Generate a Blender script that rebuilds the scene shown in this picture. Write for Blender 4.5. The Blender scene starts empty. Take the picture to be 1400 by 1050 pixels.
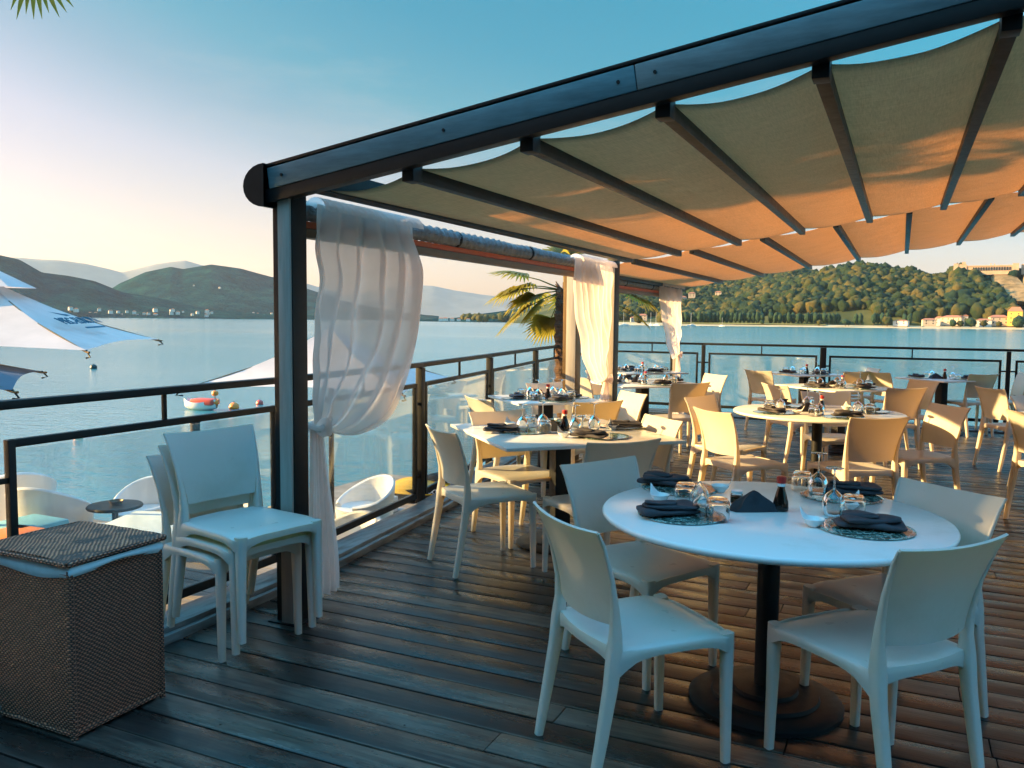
HAZE=.28e-4; SUN=5.0; SUNCOL=(1.0,.65,.25); SKYSTR=.069; EXPO=1.95; OVERHEAD=6.0
SKYTINT=[(0.0,(1.04,.61,.51)),(.07,(.96,.62,.54)),(.12,(.87,.64,.59)),(.17,(.48,.56,.53)),(.22,(.2,.57,.54)),(.3,(.05,.58,.58)),(.4,(.02,.65,.64)),(.7,(.38,.97,1.02))]
import bpy, bmesh, math, random
import numpy as np
from mathutils import Vector, Matrix, noise
random.seed(7); rng=np.random.default_rng(7)
S=bpy.context.scene; COL=S.collection
R=math.radians; PI=math.pi
# ------------------------------------------------------------------ camera
EYE=1.47; FPX=1140.0
YAW=math.atan(532/1143.); PITCH=math.atan(87/1140.); ROLL=R(.58)
cd=bpy.data.cameras.new('camera'); cam=bpy.data.objects.new('camera',cd); COL.objects.link(cam); S.camera=cam
cd.sensor_width=36; cd.lens=36*FPX/1400; cd.clip_start=.05; cd.clip_end=30000
F=Vector((-math.sin(YAW)*math.cos(PITCH),math.cos(YAW)*math.cos(PITCH),-math.sin(PITCH)))
R0=Vector((math.cos(YAW),math.sin(YAW),0)); U0=R0.cross(F)
RT=R0*math.cos(ROLL)+U0*math.sin(ROLL); UP=-R0*math.sin(ROLL)+U0*math.cos(ROLL)
cam.matrix_world=Matrix.Translation((0,0,EYE))@Matrix((RT,UP,-F)).transposed().to_4x4()
def ray(px,py): return F+RT*((px-700)/FPX)-UP*((py-525)/FPX)
def at(px,py,z=0.):          # point of the photograph on a level plane -> world
    d=ray(px,py); t=(z-EYE)/d.z; return Vector((0,0,EYE))+d*t
def atD(px,py,D):            # point at horizontal distance D
    d=ray(px,py); t=D/math.hypot(d.x,d.y); return Vector((0,0,EYE))+d*t
# ------------------------------------------------------------------ render settings
S.view_settings.view_transform='Standard'; S.view_settings.look='None'; S.view_settings.exposure=EXPO; S.view_settings.gamma=1
S.render.engine='CYCLES'
c=S.cycles; c.use_denoising=True; c.max_bounces=10; c.diffuse_bounces=4; c.glossy_bounces=4; c.transmission_bounces=8; c.transparent_max_bounces=24
c.volume_bounces=1; c.sample_clamp_indirect=6; c.caustics_reflective=False; c.caustics_refractive=False; c.use_adaptive_sampling=True; c.adaptive_threshold=.01
# ------------------------------------------------------------------ materials
def newmat(name):
    m=bpy.data.materials.new(name); m.use_nodes=True; nt=m.node_tree; nt.nodes.clear()
    out=nt.nodes.new('ShaderNodeOutputMaterial'); return m,nt,out
def N(nt,t,**k):
    n=nt.nodes.new('ShaderNode'+t)
    for a,b in k.items():
        if a in n.inputs.keys() if hasattr(n.inputs,'keys') else False: n.inputs[a].default_value=b
        else: setattr(n,a,b)
    return n
def col(c): return (c[0],c[1],c[2],1)
def coords(nt,scale=(1,1,1),kind='Object'):
    tc=N(nt,'TexCoord'); mp=N(nt,'Mapping'); mp.inputs['Scale'].default_value=scale
    nt.links.new(tc.outputs[kind],mp.inputs['Vector']); return mp.outputs['Vector']
def noisetex(nt,vec,scale,detail=4,rough=.6):
    n=N(nt,'TexNoise'); n.inputs['Scale'].default_value=scale; n.inputs['Detail'].default_value=detail; n.inputs['Roughness'].default_value=rough
    nt.links.new(vec,n.inputs['Vector']); return n.outputs['Fac']
def ramp(nt,fac,stops):
    r=N(nt,'ValToRGB'); e=r.color_ramp.elements
    while len(e)<len(stops): e.new(.5)
    for i,(p,c_) in enumerate(stops): e[i].position=p; e[i].color=col(c_)
    nt.links.new(fac,r.inputs[0]); return r.outputs[0]
def bump(nt,h,strength=.3,dist=.01,normal=None):
    b=N(nt,'Bump'); b.inputs['Strength'].default_value=strength; b.inputs['Distance'].default_value=dist
    nt.links.new(h,b.inputs['Height'])
    if normal: nt.links.new(normal,b.inputs['Normal'])
    return b.outputs['Normal']
def pmat(name,c1,c2=None,rough=.5,scale=6,stretch=(1,1,1),metal=0,bumps=None,spec=.5,rvar=.12,kind='Object',trans=0,tcol=None,detail=5,coat=0,objvar=0,grime=0):
    """principled with noise colour variation, roughness variation, optional bump and translucency"""
    m,nt,out=newmat(name); L=nt.links.new
    p=N(nt,'BsdfPrincipled'); v=coords(nt,stretch,kind)
    f=noisetex(nt,v,scale,detail)
    c2=c2 or tuple(x*.8 for x in c1)
    cc=ramp(nt,f,[(.3,c2),(.7,c1)])
    if grime:
        gr=noisetex(nt,v,2.3,9,.75); gg=ramp(nt,gr,[(.30,(.80,.78,.72)),(.46,(1,1,1))]); mg=N(nt,'MixRGB'); mg.blend_type='MULTIPLY'; mg.inputs[0].default_value=.6; L(cc,mg.inputs[1]); L(gg,mg.inputs[2]); cc=mg.outputs[0]
    if objvar:
        oi=N(nt,'ObjectInfo'); mo=N(nt,'MapRange'); mo.inputs['To Min'].default_value=1-objvar; L(oi.outputs['Random'],mo.inputs['Value']); vs=N(nt,'VectorMath',operation='SCALE'); L(cc,vs.inputs[0]); L(mo.outputs[0],vs.inputs['Scale']); cc=vs.outputs[0]
    L(cc,p.inputs['Base Color'])
    f2=noisetex(nt,v,scale*2.7,3)
    mr=N(nt,'MapRange'); mr.inputs['To Min'].default_value=max(.02,rough-rvar); mr.inputs['To Max'].default_value=min(1,rough+rvar); L(f2,mr.inputs['Value']); L(mr.outputs[0],p.inputs['Roughness'])
    p.inputs['Metallic'].default_value=metal; p.inputs['Specular IOR Level'].default_value=spec
    if coat: p.inputs['Coat Weight'].default_value=coat; p.inputs['Coat Roughness'].default_value=.15
    if bumps:
        s,st,d=bumps; L(bump(nt,noisetex(nt,v,s,4),st,d),p.inputs['Normal'])
    if trans:
        t=N(nt,'BsdfTranslucent'); t.inputs['Color'].default_value=col(tcol or c1); mx=N(nt,'MixShader'); mx.inputs[0].default_value=trans
        L(p.outputs[0],mx.inputs[1]); L(t.outputs[0],mx.inputs[2]); L(mx.outputs[0],out.inputs['Surface'])
    else: L(p.outputs[0],out.inputs['Surface'])
    return m
def thin_glass(name,tint=(1,1,1),refl=.06,dirt=0.):
    m,nt,out=newmat(name); L=nt.links.new
    tr=N(nt,'BsdfTransparent'); tr.inputs['Color'].default_value=col(tint)
    gl=N(nt,'BsdfGlossy'); gl.inputs['Roughness'].default_value=.03
    lw=N(nt,'LayerWeight'); lw.inputs['Blend'].default_value=.35
    mr=N(nt,'MapRange'); mr.inputs['To Min'].default_value=refl; mr.inputs['To Max'].default_value=.85
    pw=N(nt,'Math',operation='POWER'); pw.inputs[1].default_value=2.2
    L(lw.outputs['Facing'],pw.inputs[0]); L(pw.outputs[0],mr.inputs['Value'])
    mx=N(nt,'MixShader'); L(mr.outputs[0],mx.inputs[0]); L(tr.outputs[0],mx.inputs[1]); L(gl.outputs[0],mx.inputs[2])
    last=mx.outputs[0]
    if dirt:
        df=N(nt,'BsdfDiffuse'); df.inputs['Color'].default_value=(.8,.8,.8,1)
        v=coords(nt,(1,1,.25)); f=noisetex(nt,v,3.5,5); r_=ramp(nt,f,[(.42,(0,0,0)),(.8,(dirt,dirt,dirt))])
        m2=N(nt,'MixShader'); L(r_,m2.inputs[0]); L(last,m2.inputs[1]); L(df.outputs[0],m2.inputs[2]); last=m2.outputs[0]
    L(last,out.inputs['Surface']); return m
def cloth(name,c1,transp=.15,transl=.5,weave=220,tcol=None,streak=0):
    m,nt,out=newmat(name); L=nt.links.new
    v=coords(nt); f=noisetex(nt,v,4,4); base=ramp(nt,f,[(.3,tuple(x*.88 for x in c1)),(.7,c1)])
    d=N(nt,'BsdfDiffuse'); L(base,d.inputs['Color']); t=N(nt,'BsdfTranslucent')
    if streak:
        st_=noisetex(nt,coords(nt,(1,14,1)),7,7,.75); st2=noisetex(nt,coords(nt,(30,2,1)),6,4,.7); sm=N(nt,'Math',operation='ADD'); L(st_,sm.inputs[0]); L(st2,sm.inputs[1])
        hf=N(nt,'Math',operation='MULTIPLY'); hf.inputs[1].default_value=.5; L(sm.outputs[0],hf.inputs[0]); tr_=ramp(nt,hf.outputs[0],[(.38,tuple(x*.60 for x in tcol)),(.60,tcol)])
        L(tr_,t.inputs['Color'])
    elif tcol: t.inputs['Color'].default_value=col(tcol)
    else: L(base,t.inputs['Color'])
    nm=bump(nt,noisetex(nt,v,weave,2),.12,.002); L(nm,d.inputs['Normal'])
    mx=N(nt,'MixShader'); mx.inputs[0].default_value=transl; L(d.outputs[0],mx.inputs[1]); L(t.outputs[0],mx.inputs[2])
    last=mx.outputs[0]
    if transp:
        tr=N(nt,'BsdfTransparent'); m2=N(nt,'MixShader'); m2.inputs[0].default_value=transp; L(last,m2.inputs[1]); L(tr.outputs[0],m2.inputs[2]); last=m2.outputs[0]
    L(last,out.inputs['Surface']); return m

M={}
M['steel']=pmat('anthracite_steel',(.008,.010,.011),(.005,.006,.007),.45,9,metal=0,spec=.28,bumps=(60,.08,.002))
M['fascia']=pmat('weathered_aluminium',(.13,.22,.25),(.075,.13,.15),.42,5,(1,1,6),metal=.3,bumps=(30,.1,.002))
M['plank']=pmat('grey_post_board',(.36,.33,.29),(.25,.23,.2),.55,3,(9,9,.7),bumps=(8,.3,.003))
M['bronze']=pmat('bronze_steel',(.16,.10,.045),(.11,.07,.03),.4,6,metal=.5)
M['chair']=pmat('white_chair_plastic',(.74,.73,.70),(.70,.69,.66),.31,5,bumps=(900,.06,.0006),rvar=.10,trans=.34,tcol=(.95,.74,.33),objvar=.10,grime=1)
M['top']=pmat('white_table_laminate',(.74,.73,.71),(.74,.73,.71),.20,1.2,bumps=(300,.04,.0006),rvar=.09,grime=.6)
M['black']=pmat('black_cast_iron',(.012,.013,.015),(.008,.008,.01),.5,12,bumps=(90,.15,.002),spec=.25)
M['napkin']=pmat('charcoal_napkin_cloth',(.05,.045,.055),(.032,.03,.036),.75,20,bumps=(260,.35,.002))
M['blackcloth']=pmat('black_cloth',(.012,.013,.02),(.008,.008,.012),.7,20,bumps=(260,.3,.002))
M['porcelain']=pmat('white_porcelain',(.78,.78,.77),(.74,.74,.73),.12,8,rvar=.04)
def real_glass():
    m,nt,out=newmat('drinking_glass'); g=N(nt,'BsdfGlass'); g.inputs['IOR'].default_value=1.47; g.inputs['Roughness'].default_value=0; g.inputs['Color'].default_value=(.97,.985,.985,1)
    nt.links.new(g.outputs[0],out.inputs['Surface']); return m
M['wineglass']=real_glass()
M['pane']=thin_glass('railing_pane',(.93,.96,.96),.045,.22)
M['soy']=pmat('soy_sauce',(.012,.006,.004),(.008,.004,.003),.06,8,rvar=.02)
M['redcap']=pmat('red_plastic_cap',(.55,.025,.02),(.42,.02,.015),.35,12)
M['cap_white']=pmat('paper_label',(.6,.55,.42),(.5,.45,.33),.6,12)
M['curtain']=cloth('sheer_voile',(.93,.82,.76),.14,.58,300)
M['canopy']=cloth('canopy_canvas',(.66,.44,.33),.0,.46,180,(.98,.66,.40),streak=1)
M['parasol']=cloth('parasol_canvas',(.76,.68,.66),.0,.35,160)
M['greyparasol']=cloth('grey_parasol_canvas',(.16,.17,.20),.0,.1,160)
M['liner']=pmat('pale_basket_liner',(.62,.72,.74),(.5,.62,.65),.8,20,bumps=(120,.4,.003))
M['tarp']=pmat('rolled_clear_tarp',(.35,.36,.36),(.16,.17,.18),.22,9,(1,3,1),bumps=(22,.8,.02),trans=.35)
M['orange']=pmat('orange_piping',(.62,.16,.04),(.45,.1,.03),.5,8,trans=.2)
M['wood']=pmat('blind_wood_bar',(.22,.12,.06),(.14,.08,.04),.5,4,(6,.6,6))
M['ledge']=pmat('grey_painted_ledge',(.27,.29,.28),(.07,.06,.055),.4,7,(3,.6,3),bumps=(25,.5,.004))
M['lounge']=pmat('white_polyethylene',(.80,.80,.79),(.76,.76,.75),.4,3,rvar=.05,trans=.1)
M['bark']=pmat('palm_bark',(.19,.09,.045),(.08,.045,.028),.85,14,(1,1,3),bumps=(25,1,.04))
M['frond']=pmat('palm_blade',(.22,.19,.03),(.09,.10,.02),.45,9,trans=.4,tcol=(.50,.42,.05))
M['leaf']=pmat('tree_leaf',(.05,.08,.02),(.025,.045,.012),.5,3,trans=.2)
M['trunk']=pmat('tree_bark',(.10,.075,.05),(.06,.045,.03),.9,8)
M['yellow']=pmat('yellow_gelcoat',(.85,.48,.01),(.78,.42,.01),.25,4)
M['red']=pmat('red_hull',(.60,.08,.05),(.5,.06,.04),.35,4)
M['buoyorange']=pmat('orange_buoy',(.85,.24,.02),(.75,.18,.02),.4,4)
M['darkgreen']=pmat('dark_buoy',(.012,.03,.03),(.008,.02,.02),.4,4)
M['post']=pmat('mooring_post',(.06,.045,.035),(.04,.03,.02),.8,9)
M['cushion']=pmat('blue_cushion',(.16,.42,.50),(.13,.36,.44),.8,9)
M['blueprint']=pmat('blue_print',(.02,.10,.16),(.02,.09,.14),.7,9)
M['whiteprint']=pmat('white_print',(.85,.85,.85),(.8,.8,.8),.5,9)
M['stucco']=pmat('stucco',(.55,.45,.33),(.45,.36,.26),.85,.3)
M['stuccowhite']=pmat('white_stucco',(.66,.62,.55),(.56,.52,.46),.85,.3)
M['rooftile']=pmat('terracotta_tiles',(.36,.15,.08),(.25,.10,.06),.85,1.5)
M['window']=pmat('window_dark',(.03,.035,.04),(.02,.02,.025),.15,1)
M['fort']=pmat('fortress_stone',(.50,.36,.25),(.38,.27,.19),.9,.25)
M['sail']=pmat('boat_gelcoat',(.75,.75,.73),(.7,.7,.68),.3,1)
# placemat: clear glass plate with a dark green leaf print
def placemat_mat():
    m,nt,out=newmat('printed_glass_plate'); L=nt.links.new; p=N(nt,'BsdfPrincipled'); v=coords(nt)
    w=N(nt,'TexVoronoi'); w.feature='DISTANCE_TO_EDGE'; w.inputs['Scale'].default_value=22; 
    nz=N(nt,'TexNoise'); nz.inputs['Scale'].default_value=11; nz.inputs['Detail'].default_value=6; L(v,nz.inputs['Vector'])
    mxv=N(nt,'MixRGB'); mxv.inputs[0].default_value=.35; L(v,mxv.inputs[1]); L(nz.outputs['Color'],mxv.inputs[2]); L(mxv.outputs[0],w.inputs['Vector'])
    c_=ramp(nt,w.outputs['Distance'],[(.0,(.40,.50,.47)),(.05,(.24,.36,.33)),(.12,(.03,.10,.085)),(.5,(.015,.055,.05))]); L(c_,p.inputs['Base Color'])
    p.inputs['Roughness'].default_value=.1; p.inputs['Coat Weight'].default_value=.5; L(p.outputs[0],out.inputs['Surface']); return m
M['mat']=placemat_mat()
def wicker_mat():
    m,nt,out=newmat('woven_wicker'); L=nt.links.new; p=N(nt,'BsdfPrincipled')
    tc=N(nt,'TexCoord'); sp=N(nt,'SeparateXYZ'); L(tc.outputs['Object'],sp.inputs[0])
    def M_(op,a,b=None):
        n=N(nt,'Math',operation=op)
        for i,q in enumerate((a,b)):
            if q is None: continue
            if isinstance(q,(int,float)): n.inputs[i].default_value=q
            else: L(q,n.inputs[i])
        return n.outputs[0]
    h=M_('ADD',sp.outputs['X'],sp.outputs['Y']); 
    nz=noisetex(nt,tc.outputs['Object'],9,3); n0=noisetex(nt,tc.outputs['Object'],26,3); h=M_('ADD',h,M_('ADD',M_('MULTIPLY',nz,.02),M_('MULTIPLY',n0,.006)))
    nzb=noisetex(nt,coords(nt,(1,1,.6)),7,3); zz=M_('ADD',sp.outputs['Z'],M_('ADD',M_('MULTIPLY',nzb,.018),M_('MULTIPLY',n0,.006)))
    row=M_('FLOOR',M_('MULTIPLY',zz,125)); 
    a=M_('SINE',M_('ADD',M_('MULTIPLY',h,330),M_('MULTIPLY',row,PI)))
    b=M_('ABSOLUTE',M_('SINE',M_('MULTIPLY',zz,125*PI)))
    hh=M_('MULTIPLY',M_('ADD',M_('MULTIPLY',a,.5),.6),b)
    n2=noisetex(nt,tc.outputs['Object'],40,4)
    f=M_('MULTIPLY',hh,M_('ADD',n2,.4))
    L(ramp(nt,f,[(.05,(.03,.010,.005)),(.4,(.24,.075,.035)),(.95,(.62,.22,.11))]),p.inputs['Base Color'])
    p.inputs['Roughness'].default_value=.55; L(bump(nt,hh,.9,.006),p.inputs['Normal']); L(p.outputs[0],out.inputs['Surface']); return m
M['wicker']=wicker_mat()
def deck_mat(name,base=((.006,.005,.004),(.025,.020,.017),(.16,.12,.09)),r0=.16,r1=.52):
    m,nt,out=newmat(name); L=nt.links.new; p=N(nt,'BsdfPrincipled')
    tc=N(nt,'TexCoord'); sp=N(nt,'SeparateXYZ'); L(tc.outputs['Object'],sp.inputs[0])
    fl=N(nt,'Math',operation='MULTIPLY'); fl.inputs[1].default_value=1/.145; L(sp.outputs['Y'],fl.inputs[0])
    f2=N(nt,'Math',operation='FLOOR'); L(fl.outputs[0],f2.inputs[0])
    wn=N(nt,'TexWhiteNoise'); wn.noise_dimensions='1D'; L(f2.outputs[0],wn.inputs['W'])
    v=coords(nt,(.55,9,1)); grain=noisetex(nt,v,4.5,8,.7); v2=coords(nt,(1,1,1)); blot=noisetex(nt,v2,1.3,6,.65)
    add=N(nt,'Math',operation='ADD'); L(grain,add.inputs[0]); L(blot,add.inputs[1])
    ad2=N(nt,'Math',operation='MULTIPLY_ADD'); ad2.inputs[1].default_value=.35; L(wn.outputs['Value'],ad2.inputs[0]); L(add.outputs[0],ad2.inputs[2])
    mr=N(nt,'MapRange'); mr.inputs['From Min'].default_value=.75; mr.inputs['From Max'].default_value=1.55; L(ad2.outputs[0],mr.inputs['Value'])
    dc=ramp(nt,mr.outputs[0],[(0,base[0]),(.5,base[1]),(1,base[2])])
    def mth(op,a,b=None,c=None):
        n=N(nt,'Math',operation=op)
        for i,q in enumerate((a,b,c)):
            if q is None: continue
            if isinstance(q,(int,float)): n.inputs[i].default_value=q
            else: L(q,n.inputs[i])
        return n.outputs[0]
    fx=mth('MULTIPLY',mth('SUBTRACT',mth('FRACT',mth('ADD',mth('MULTIPLY',sp.outputs['X'],1/.6),.13)),.5),.6)
    fy=mth('MULTIPLY',mth('SUBTRACT',mth('ABSOLUTE',mth('SUBTRACT',mth('FRACT',fl.outputs[0]),.5)),.30),.145)
    scr=mth('LESS_THAN',mth('ADD',mth('MULTIPLY',fx,fx),mth('MULTIPLY',fy,fy)),.0045**2)
    ms=N(nt,'MixRGB'); L(scr,ms.inputs[0]); L(dc,ms.inputs[1]); ms.inputs[2].default_value=(.004,.004,.004,1); L(ms.outputs[0],p.inputs['Base Color'])
    rr=N(nt,'MapRange'); rr.inputs['To Min'].default_value=r0; rr.inputs['To Max'].default_value=r1; rr.inputs['From Min'].default_value=.35; rr.inputs['From Max'].default_value=.68; L(noisetex(nt,coords(nt,(.6,3,1)),2.2,6,.7),rr.inputs['Value']); L(rr.outputs[0],p.inputs['Roughness'])
    p.inputs['Specular IOR Level'].default_value=.55
    n1=bump(nt,grain,.3,.004); n2=bump(nt,noisetex(nt,coords(nt,(.8,6,1)),1.6,4),.2,.009,n1)
    L(n2,p.inputs['Normal']); L(p.outputs[0],out.inputs['Surface']); return m
M['deck']=deck_mat('dark_decking')
M['deckshade']=deck_mat('shade_toned_boards',((.008,.012,.016),(.02,.03,.04),(.05,.065,.08)))  # dark blue tone stands in for the shade along the far railing
M['docktop']=deck_mat('dock_boards',((.08,.07,.06),(.18,.16,.14),(.28,.26,.24)),.5,.8)
def water_mat():
    m,nt,out=newmat('lake_water'); L=nt.links.new; p=N(nt,'BsdfPrincipled')
    p.inputs['Base Color'].default_value=(.035,.20,.26,1); p.inputs['Roughness'].default_value=.13; p.inputs['IOR'].default_value=2.2; p.inputs['Specular IOR Level'].default_value=.7
    tc=N(nt,'TexCoord')
    def nz(rot,sc,scale,detail,rough=.6):
        mp=N(nt,'Mapping'); mp.inputs['Rotation'].default_value=(0,0,rot); mp.inputs['Scale'].default_value=sc; L(tc.outputs['Object'],mp.inputs[0])
        return noisetex(nt,mp.outputs[0],scale,detail,rough)
    patch=nz(.4,(.2,1,1),.012,4); pr=N(nt,'MapRange'); pr.inputs['From Min'].default_value=.38; pr.inputs['From Max'].default_value=.62; pr.inputs['To Min'].default_value=.18; pr.inputs['To Max'].default_value=1; L(patch,pr.inputs['Value'])
    a=nz(.45,(.55,1,1),2.6,5,.62); b=nz(-.2,(.5,1,1),.55,4); c_=nz(.3,(.4,1,1),.10,3)
    n1=N(nt,'Bump'); n1.inputs['Distance'].default_value=.15; L(pr.outputs[0],n1.inputs['Strength']); L(a,n1.inputs['Height'])
    n2=bump(nt,b,.7,.05,n1.outputs[0]); n3=bump(nt,c_,.5,.07,n2)
    L(n3,p.inputs['Normal']); L(p.outputs[0],out.inputs['Surface']); return m
M['water']=water_mat()
def veg_mat(name,cs,scale,detail=6,bs=None,rough=.9,island=0,spec=.15):
    m,nt,out=newmat(name); L=nt.links.new; p=N(nt,'BsdfPrincipled'); v=coords(nt)
    f=noisetex(nt,v,scale,detail,.65)
    if island:
        g=N(nt,'NewGeometry'); a_=N(nt,'MapRange'); a_.inputs['To Min'].default_value=-island; a_.inputs['To Max'].default_value=island; L(g.outputs['Random Per Island'],a_.inputs['Value']); b_=N(nt,'Math',operation='ADD'); L(f,b_.inputs[0]); L(a_.outputs[0],b_.inputs[1]); f=b_.outputs[0]
    L(ramp(nt,f,[(.28,cs[0]),(.5,cs[1]),(.7,cs[2])]),p.inputs['Base Color']); p.inputs['Roughness'].default_value=rough; p.inputs['Specular IOR Level'].default_value=spec
    if bs: L(bump(nt,noisetex(nt,v,bs[0],5,.7),bs[1],bs[2]),p.inputs['Normal'])
    L(p.outputs[0],out.inputs['Surface']); return m
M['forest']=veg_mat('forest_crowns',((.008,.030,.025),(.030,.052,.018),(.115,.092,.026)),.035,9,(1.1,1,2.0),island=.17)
M['hillground']=veg_mat('hill_ground',((.02,.035,.015),(.05,.06,.02),(.09,.09,.03)),.02,6)
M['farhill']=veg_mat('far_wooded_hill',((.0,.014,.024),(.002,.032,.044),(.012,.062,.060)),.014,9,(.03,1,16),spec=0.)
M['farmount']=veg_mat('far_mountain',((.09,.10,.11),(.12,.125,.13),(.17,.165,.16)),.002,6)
M['cliff']=veg_mat('pale_cliff_rock',((.10,.08,.035),(.28,.19,.09),(.38,.28,.15)),.09,9,(.3,1,3.5))
M['beach']=veg_mat('pale_shore_gravel',((.30,.24,.13),(.42,.34,.20),(.52,.44,.28)),.04,5)
M['meadow']=veg_mat('dry_meadow',((.12,.13,.03),(.22,.20,.06),(.30,.26,.09)),.02,5)
M['plane']=veg_mat('clipped_crown',((.012,.035,.022),(.022,.05,.028),(.04,.06,.03)),.4,4,(1.2,1,.6))

# ------------------------------------------------------------------ mesh helpers
def tag(o,label=None,cat=None,group=None,kind=None):
    if label: o['label']=label
    if cat: o['category']=cat
    if group: o['group']=group
    if kind: o['kind']=kind
    return o
def empty(name,loc=(0,0,0),rz=0,label=None,cat=None,group=None):
    o=bpy.data.objects.new(name,None); COL.objects.link(o); o.location=loc; o.rotation_euler=(0,0,rz); o.empty_display_size=.1
    return tag(o,label,cat,group)
class MB:
    """collects geometry, builds ONE mesh object"""
    def __init__(s): s.v=[]; s.f=[]
    def add(s,v,f):
        n=len(s.v); s.v+= [tuple(p) for p in v]; s.f+=[tuple(i+n for i in q) for q in f]; return s
    def box(s,x0,x1,y0,y1,z0,z1,b=0.):
        if b<=0:
            v=[(x,y,z) for x in (x0,x1) for y in (y0,y1) for z in (z0,z1)]
            return s.add(v,[(0,1,3,2),(4,6,7,5),(0,4,5,1),(2,3,7,6),(0,2,6,4),(1,5,7,3)])
        bm=bmesh.new(); bmesh.ops.create_cube(bm,size=1)
        for q in bm.verts: q.co=Vector(((x0+x1)/2+q.co.x*(x1-x0),(y0+y1)/2+q.co.y*(y1-y0),(z0+z1)/2+q.co.z*(z1-z0)))
        bmesh.ops.bevel(bm,geom=list(bm.edges),offset=b,segments=2,affect='EDGES',profile=.6)
        bm.verts.index_update(); s.add([q.co for q in bm.verts],[[w.index for w in f.verts] for f in bm.faces]); bm.free(); return s
    def beam(s,p,q,w,h,b=0.,up=(0,0,1)):
        """rectangular bar from p to q, w sideways, h along up"""
        p=Vector(p);q=Vector(q);d=q-p;L=d.length;x=d.normalized();y=Vector(up).cross(x)
        if y.length<1e-4: y=Vector((1,0,0))
        y.normalize();z=x.cross(y); t=MB().box(0,L,-w/2,w/2,-h/2,h/2,b)
        return s.add([p+x*a[0]+y*a[1]+z*a[2] for a in t.v],t.f)
    def lathe(s,prof,n=24,c=(0,0,0),cap=True,closed=False):
        v=[];f=[];m=len(prof)
        for i in range(n):
            a=2*PI*i/n
            for r,z in prof: v.append((c[0]+r*math.cos(a),c[1]+r*math.sin(a),c[2]+z))
        for i in range(n):
            j=(i+1)%n
            for k in range(m-1): f.append((i*m+k,j*m+k,j*m+k+1,i*m+k+1))
            if closed: f.append((i*m+m-1,j*m+m-1,j*m,i*m))
        if cap and not closed:
            if prof[0][0]>1e-5: f.append(tuple(i*m for i in range(n))[::-1])
            if prof[-1][0]>1e-5: f.append(tuple(i*m+m-1 for i in range(n)))
        return s.add(v,f)
    def tube(s,pts,rad,n=8,sq=1.,cap=True,ref=(0,0,1)):
        pts=[Vector(p) for p in pts]; rad=[rad]*len(pts) if isinstance(rad,(int,float)) else rad
        v=[];f=[]
        for i,p in enumerate(pts):
            t=(pts[min(i+1,len(pts)-1)]-pts[max(i-1,0)]).normalized()
            rf=Vector(ref)
            if abs(t.dot(rf))>.93: rf=Vector((0,1,0))
            a=t.cross(rf).normalized(); b=t.cross(a).normalized(); r=rad[i]
            r=(r,r) if isinstance(r,(int,float)) else r
            for k in range(n):
                th=2*PI*k/n+PI/n; cx,sy=math.cos(th),math.sin(th)
                if sq!=1.: cx=math.copysign(abs(cx)**sq,cx); sy=math.copysign(abs(sy)**sq,sy)
                v.append(p+a*r[0]*cx+b*r[1]*sy)
        for i in range(len(pts)-1):
            for k in range(n): f.append((i*n+k,i*n+(k+1)%n,(i+1)*n+(k+1)%n,(i+1)*n+k))
        if cap: f.append(tuple(range(n))[::-1]); f.append(tuple((len(pts)-1)*n+k for k in range(n)))
        return s.add(v,f)
    def grid(s,fn,nu,nv):
        v=[fn(i/nu,j/nv) for j in range(nv+1) for i in range(nu+1)]
        f=[(j*(nu+1)+i,j*(nu+1)+i+1,(j+1)*(nu+1)+i+1,(j+1)*(nu+1)+i) for j in range(nv) for i in range(nu)]
        return s.add(v,f)
    def slab(s,fn,nu,nv,th):
        """grid surface with thickness th (vector or function returning offset)"""
        A=[Vector(fn(i/nu,j/nv)) for j in range(nv+1) for i in range(nu+1)]
        B=[]
        for j in range(nv+1):
            for i in range(nu+1):
                p=A[j*(nu+1)+i]; e=1e-3; u=min(max(i/nu,e),1-e);w=min(max(j/nv,e),1-e)
                du=Vector(fn(u+e,w))-Vector(fn(u-e,w)); dv=Vector(fn(u,w+e))-Vector(fn(u,w-e)); B.append(p+du.cross(dv).normalized()*th)
        n=len(A); W=nu+1; f=[]
        for j in range(nv):
            for i in range(nu):
                q=(j*W+i,j*W+i+1,(j+1)*W+i+1,(j+1)*W+i); f.append(q[::-1]); f.append(tuple(n+a for a in q))
        bd=[i for i in range(nu)]+[j*W+nu for j in range(nv)]+[nv*W+i for i in range(nu,0,-1)]+[j*W for j in range(nv,0,-1)]
        for a,b in zip(bd,bd[1:]+bd[:1]): f.append((a,b,n+b,n+a))
        return s.add(A+B,f)
    def build(s,name,mat,parent=None,smooth=True,angle=35,loc=None):
        me=bpy.data.meshes.new(name); me.from_pydata(s.v,[],s.f); me.validate(); 
        bm=bmesh.new(); bm.from_mesh(me); bmesh.ops.recalc_face_normals(bm,faces=bm.faces); bm.to_mesh(me); bm.free()
        me.materials.append(M[mat] if isinstance(mat,str) else mat)
        o=bpy.data.objects.new(name,me); COL.objects.link(o)
        if parent: o.parent=parent
        if loc is not None: o.location=loc
        if smooth:
            me.shade_smooth(); 
            try: me.set_sharp_from_angle(angle=R(angle))
            except Exception: pass
        return o
def children_of(o): return [c for c in bpy.data.objects if c.parent==o]
KIDS={}
def copy_tree(o,parent=None):
    n=o.copy(); COL.objects.link(n); n.parent=parent
    if o.name not in KIDS: KIDS[o.name]=list(o.children)
    for k in KIDS[o.name]: copy_tree(k,n)
    return n
def copy_thing(o,loc,rz,label,scale=None):
    n=copy_tree(o); n.location=loc; n.rotation_euler=(0,0,rz)
    if scale: n.scale=(scale,)*3
    if label: n['label']=label
    return n
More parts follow.
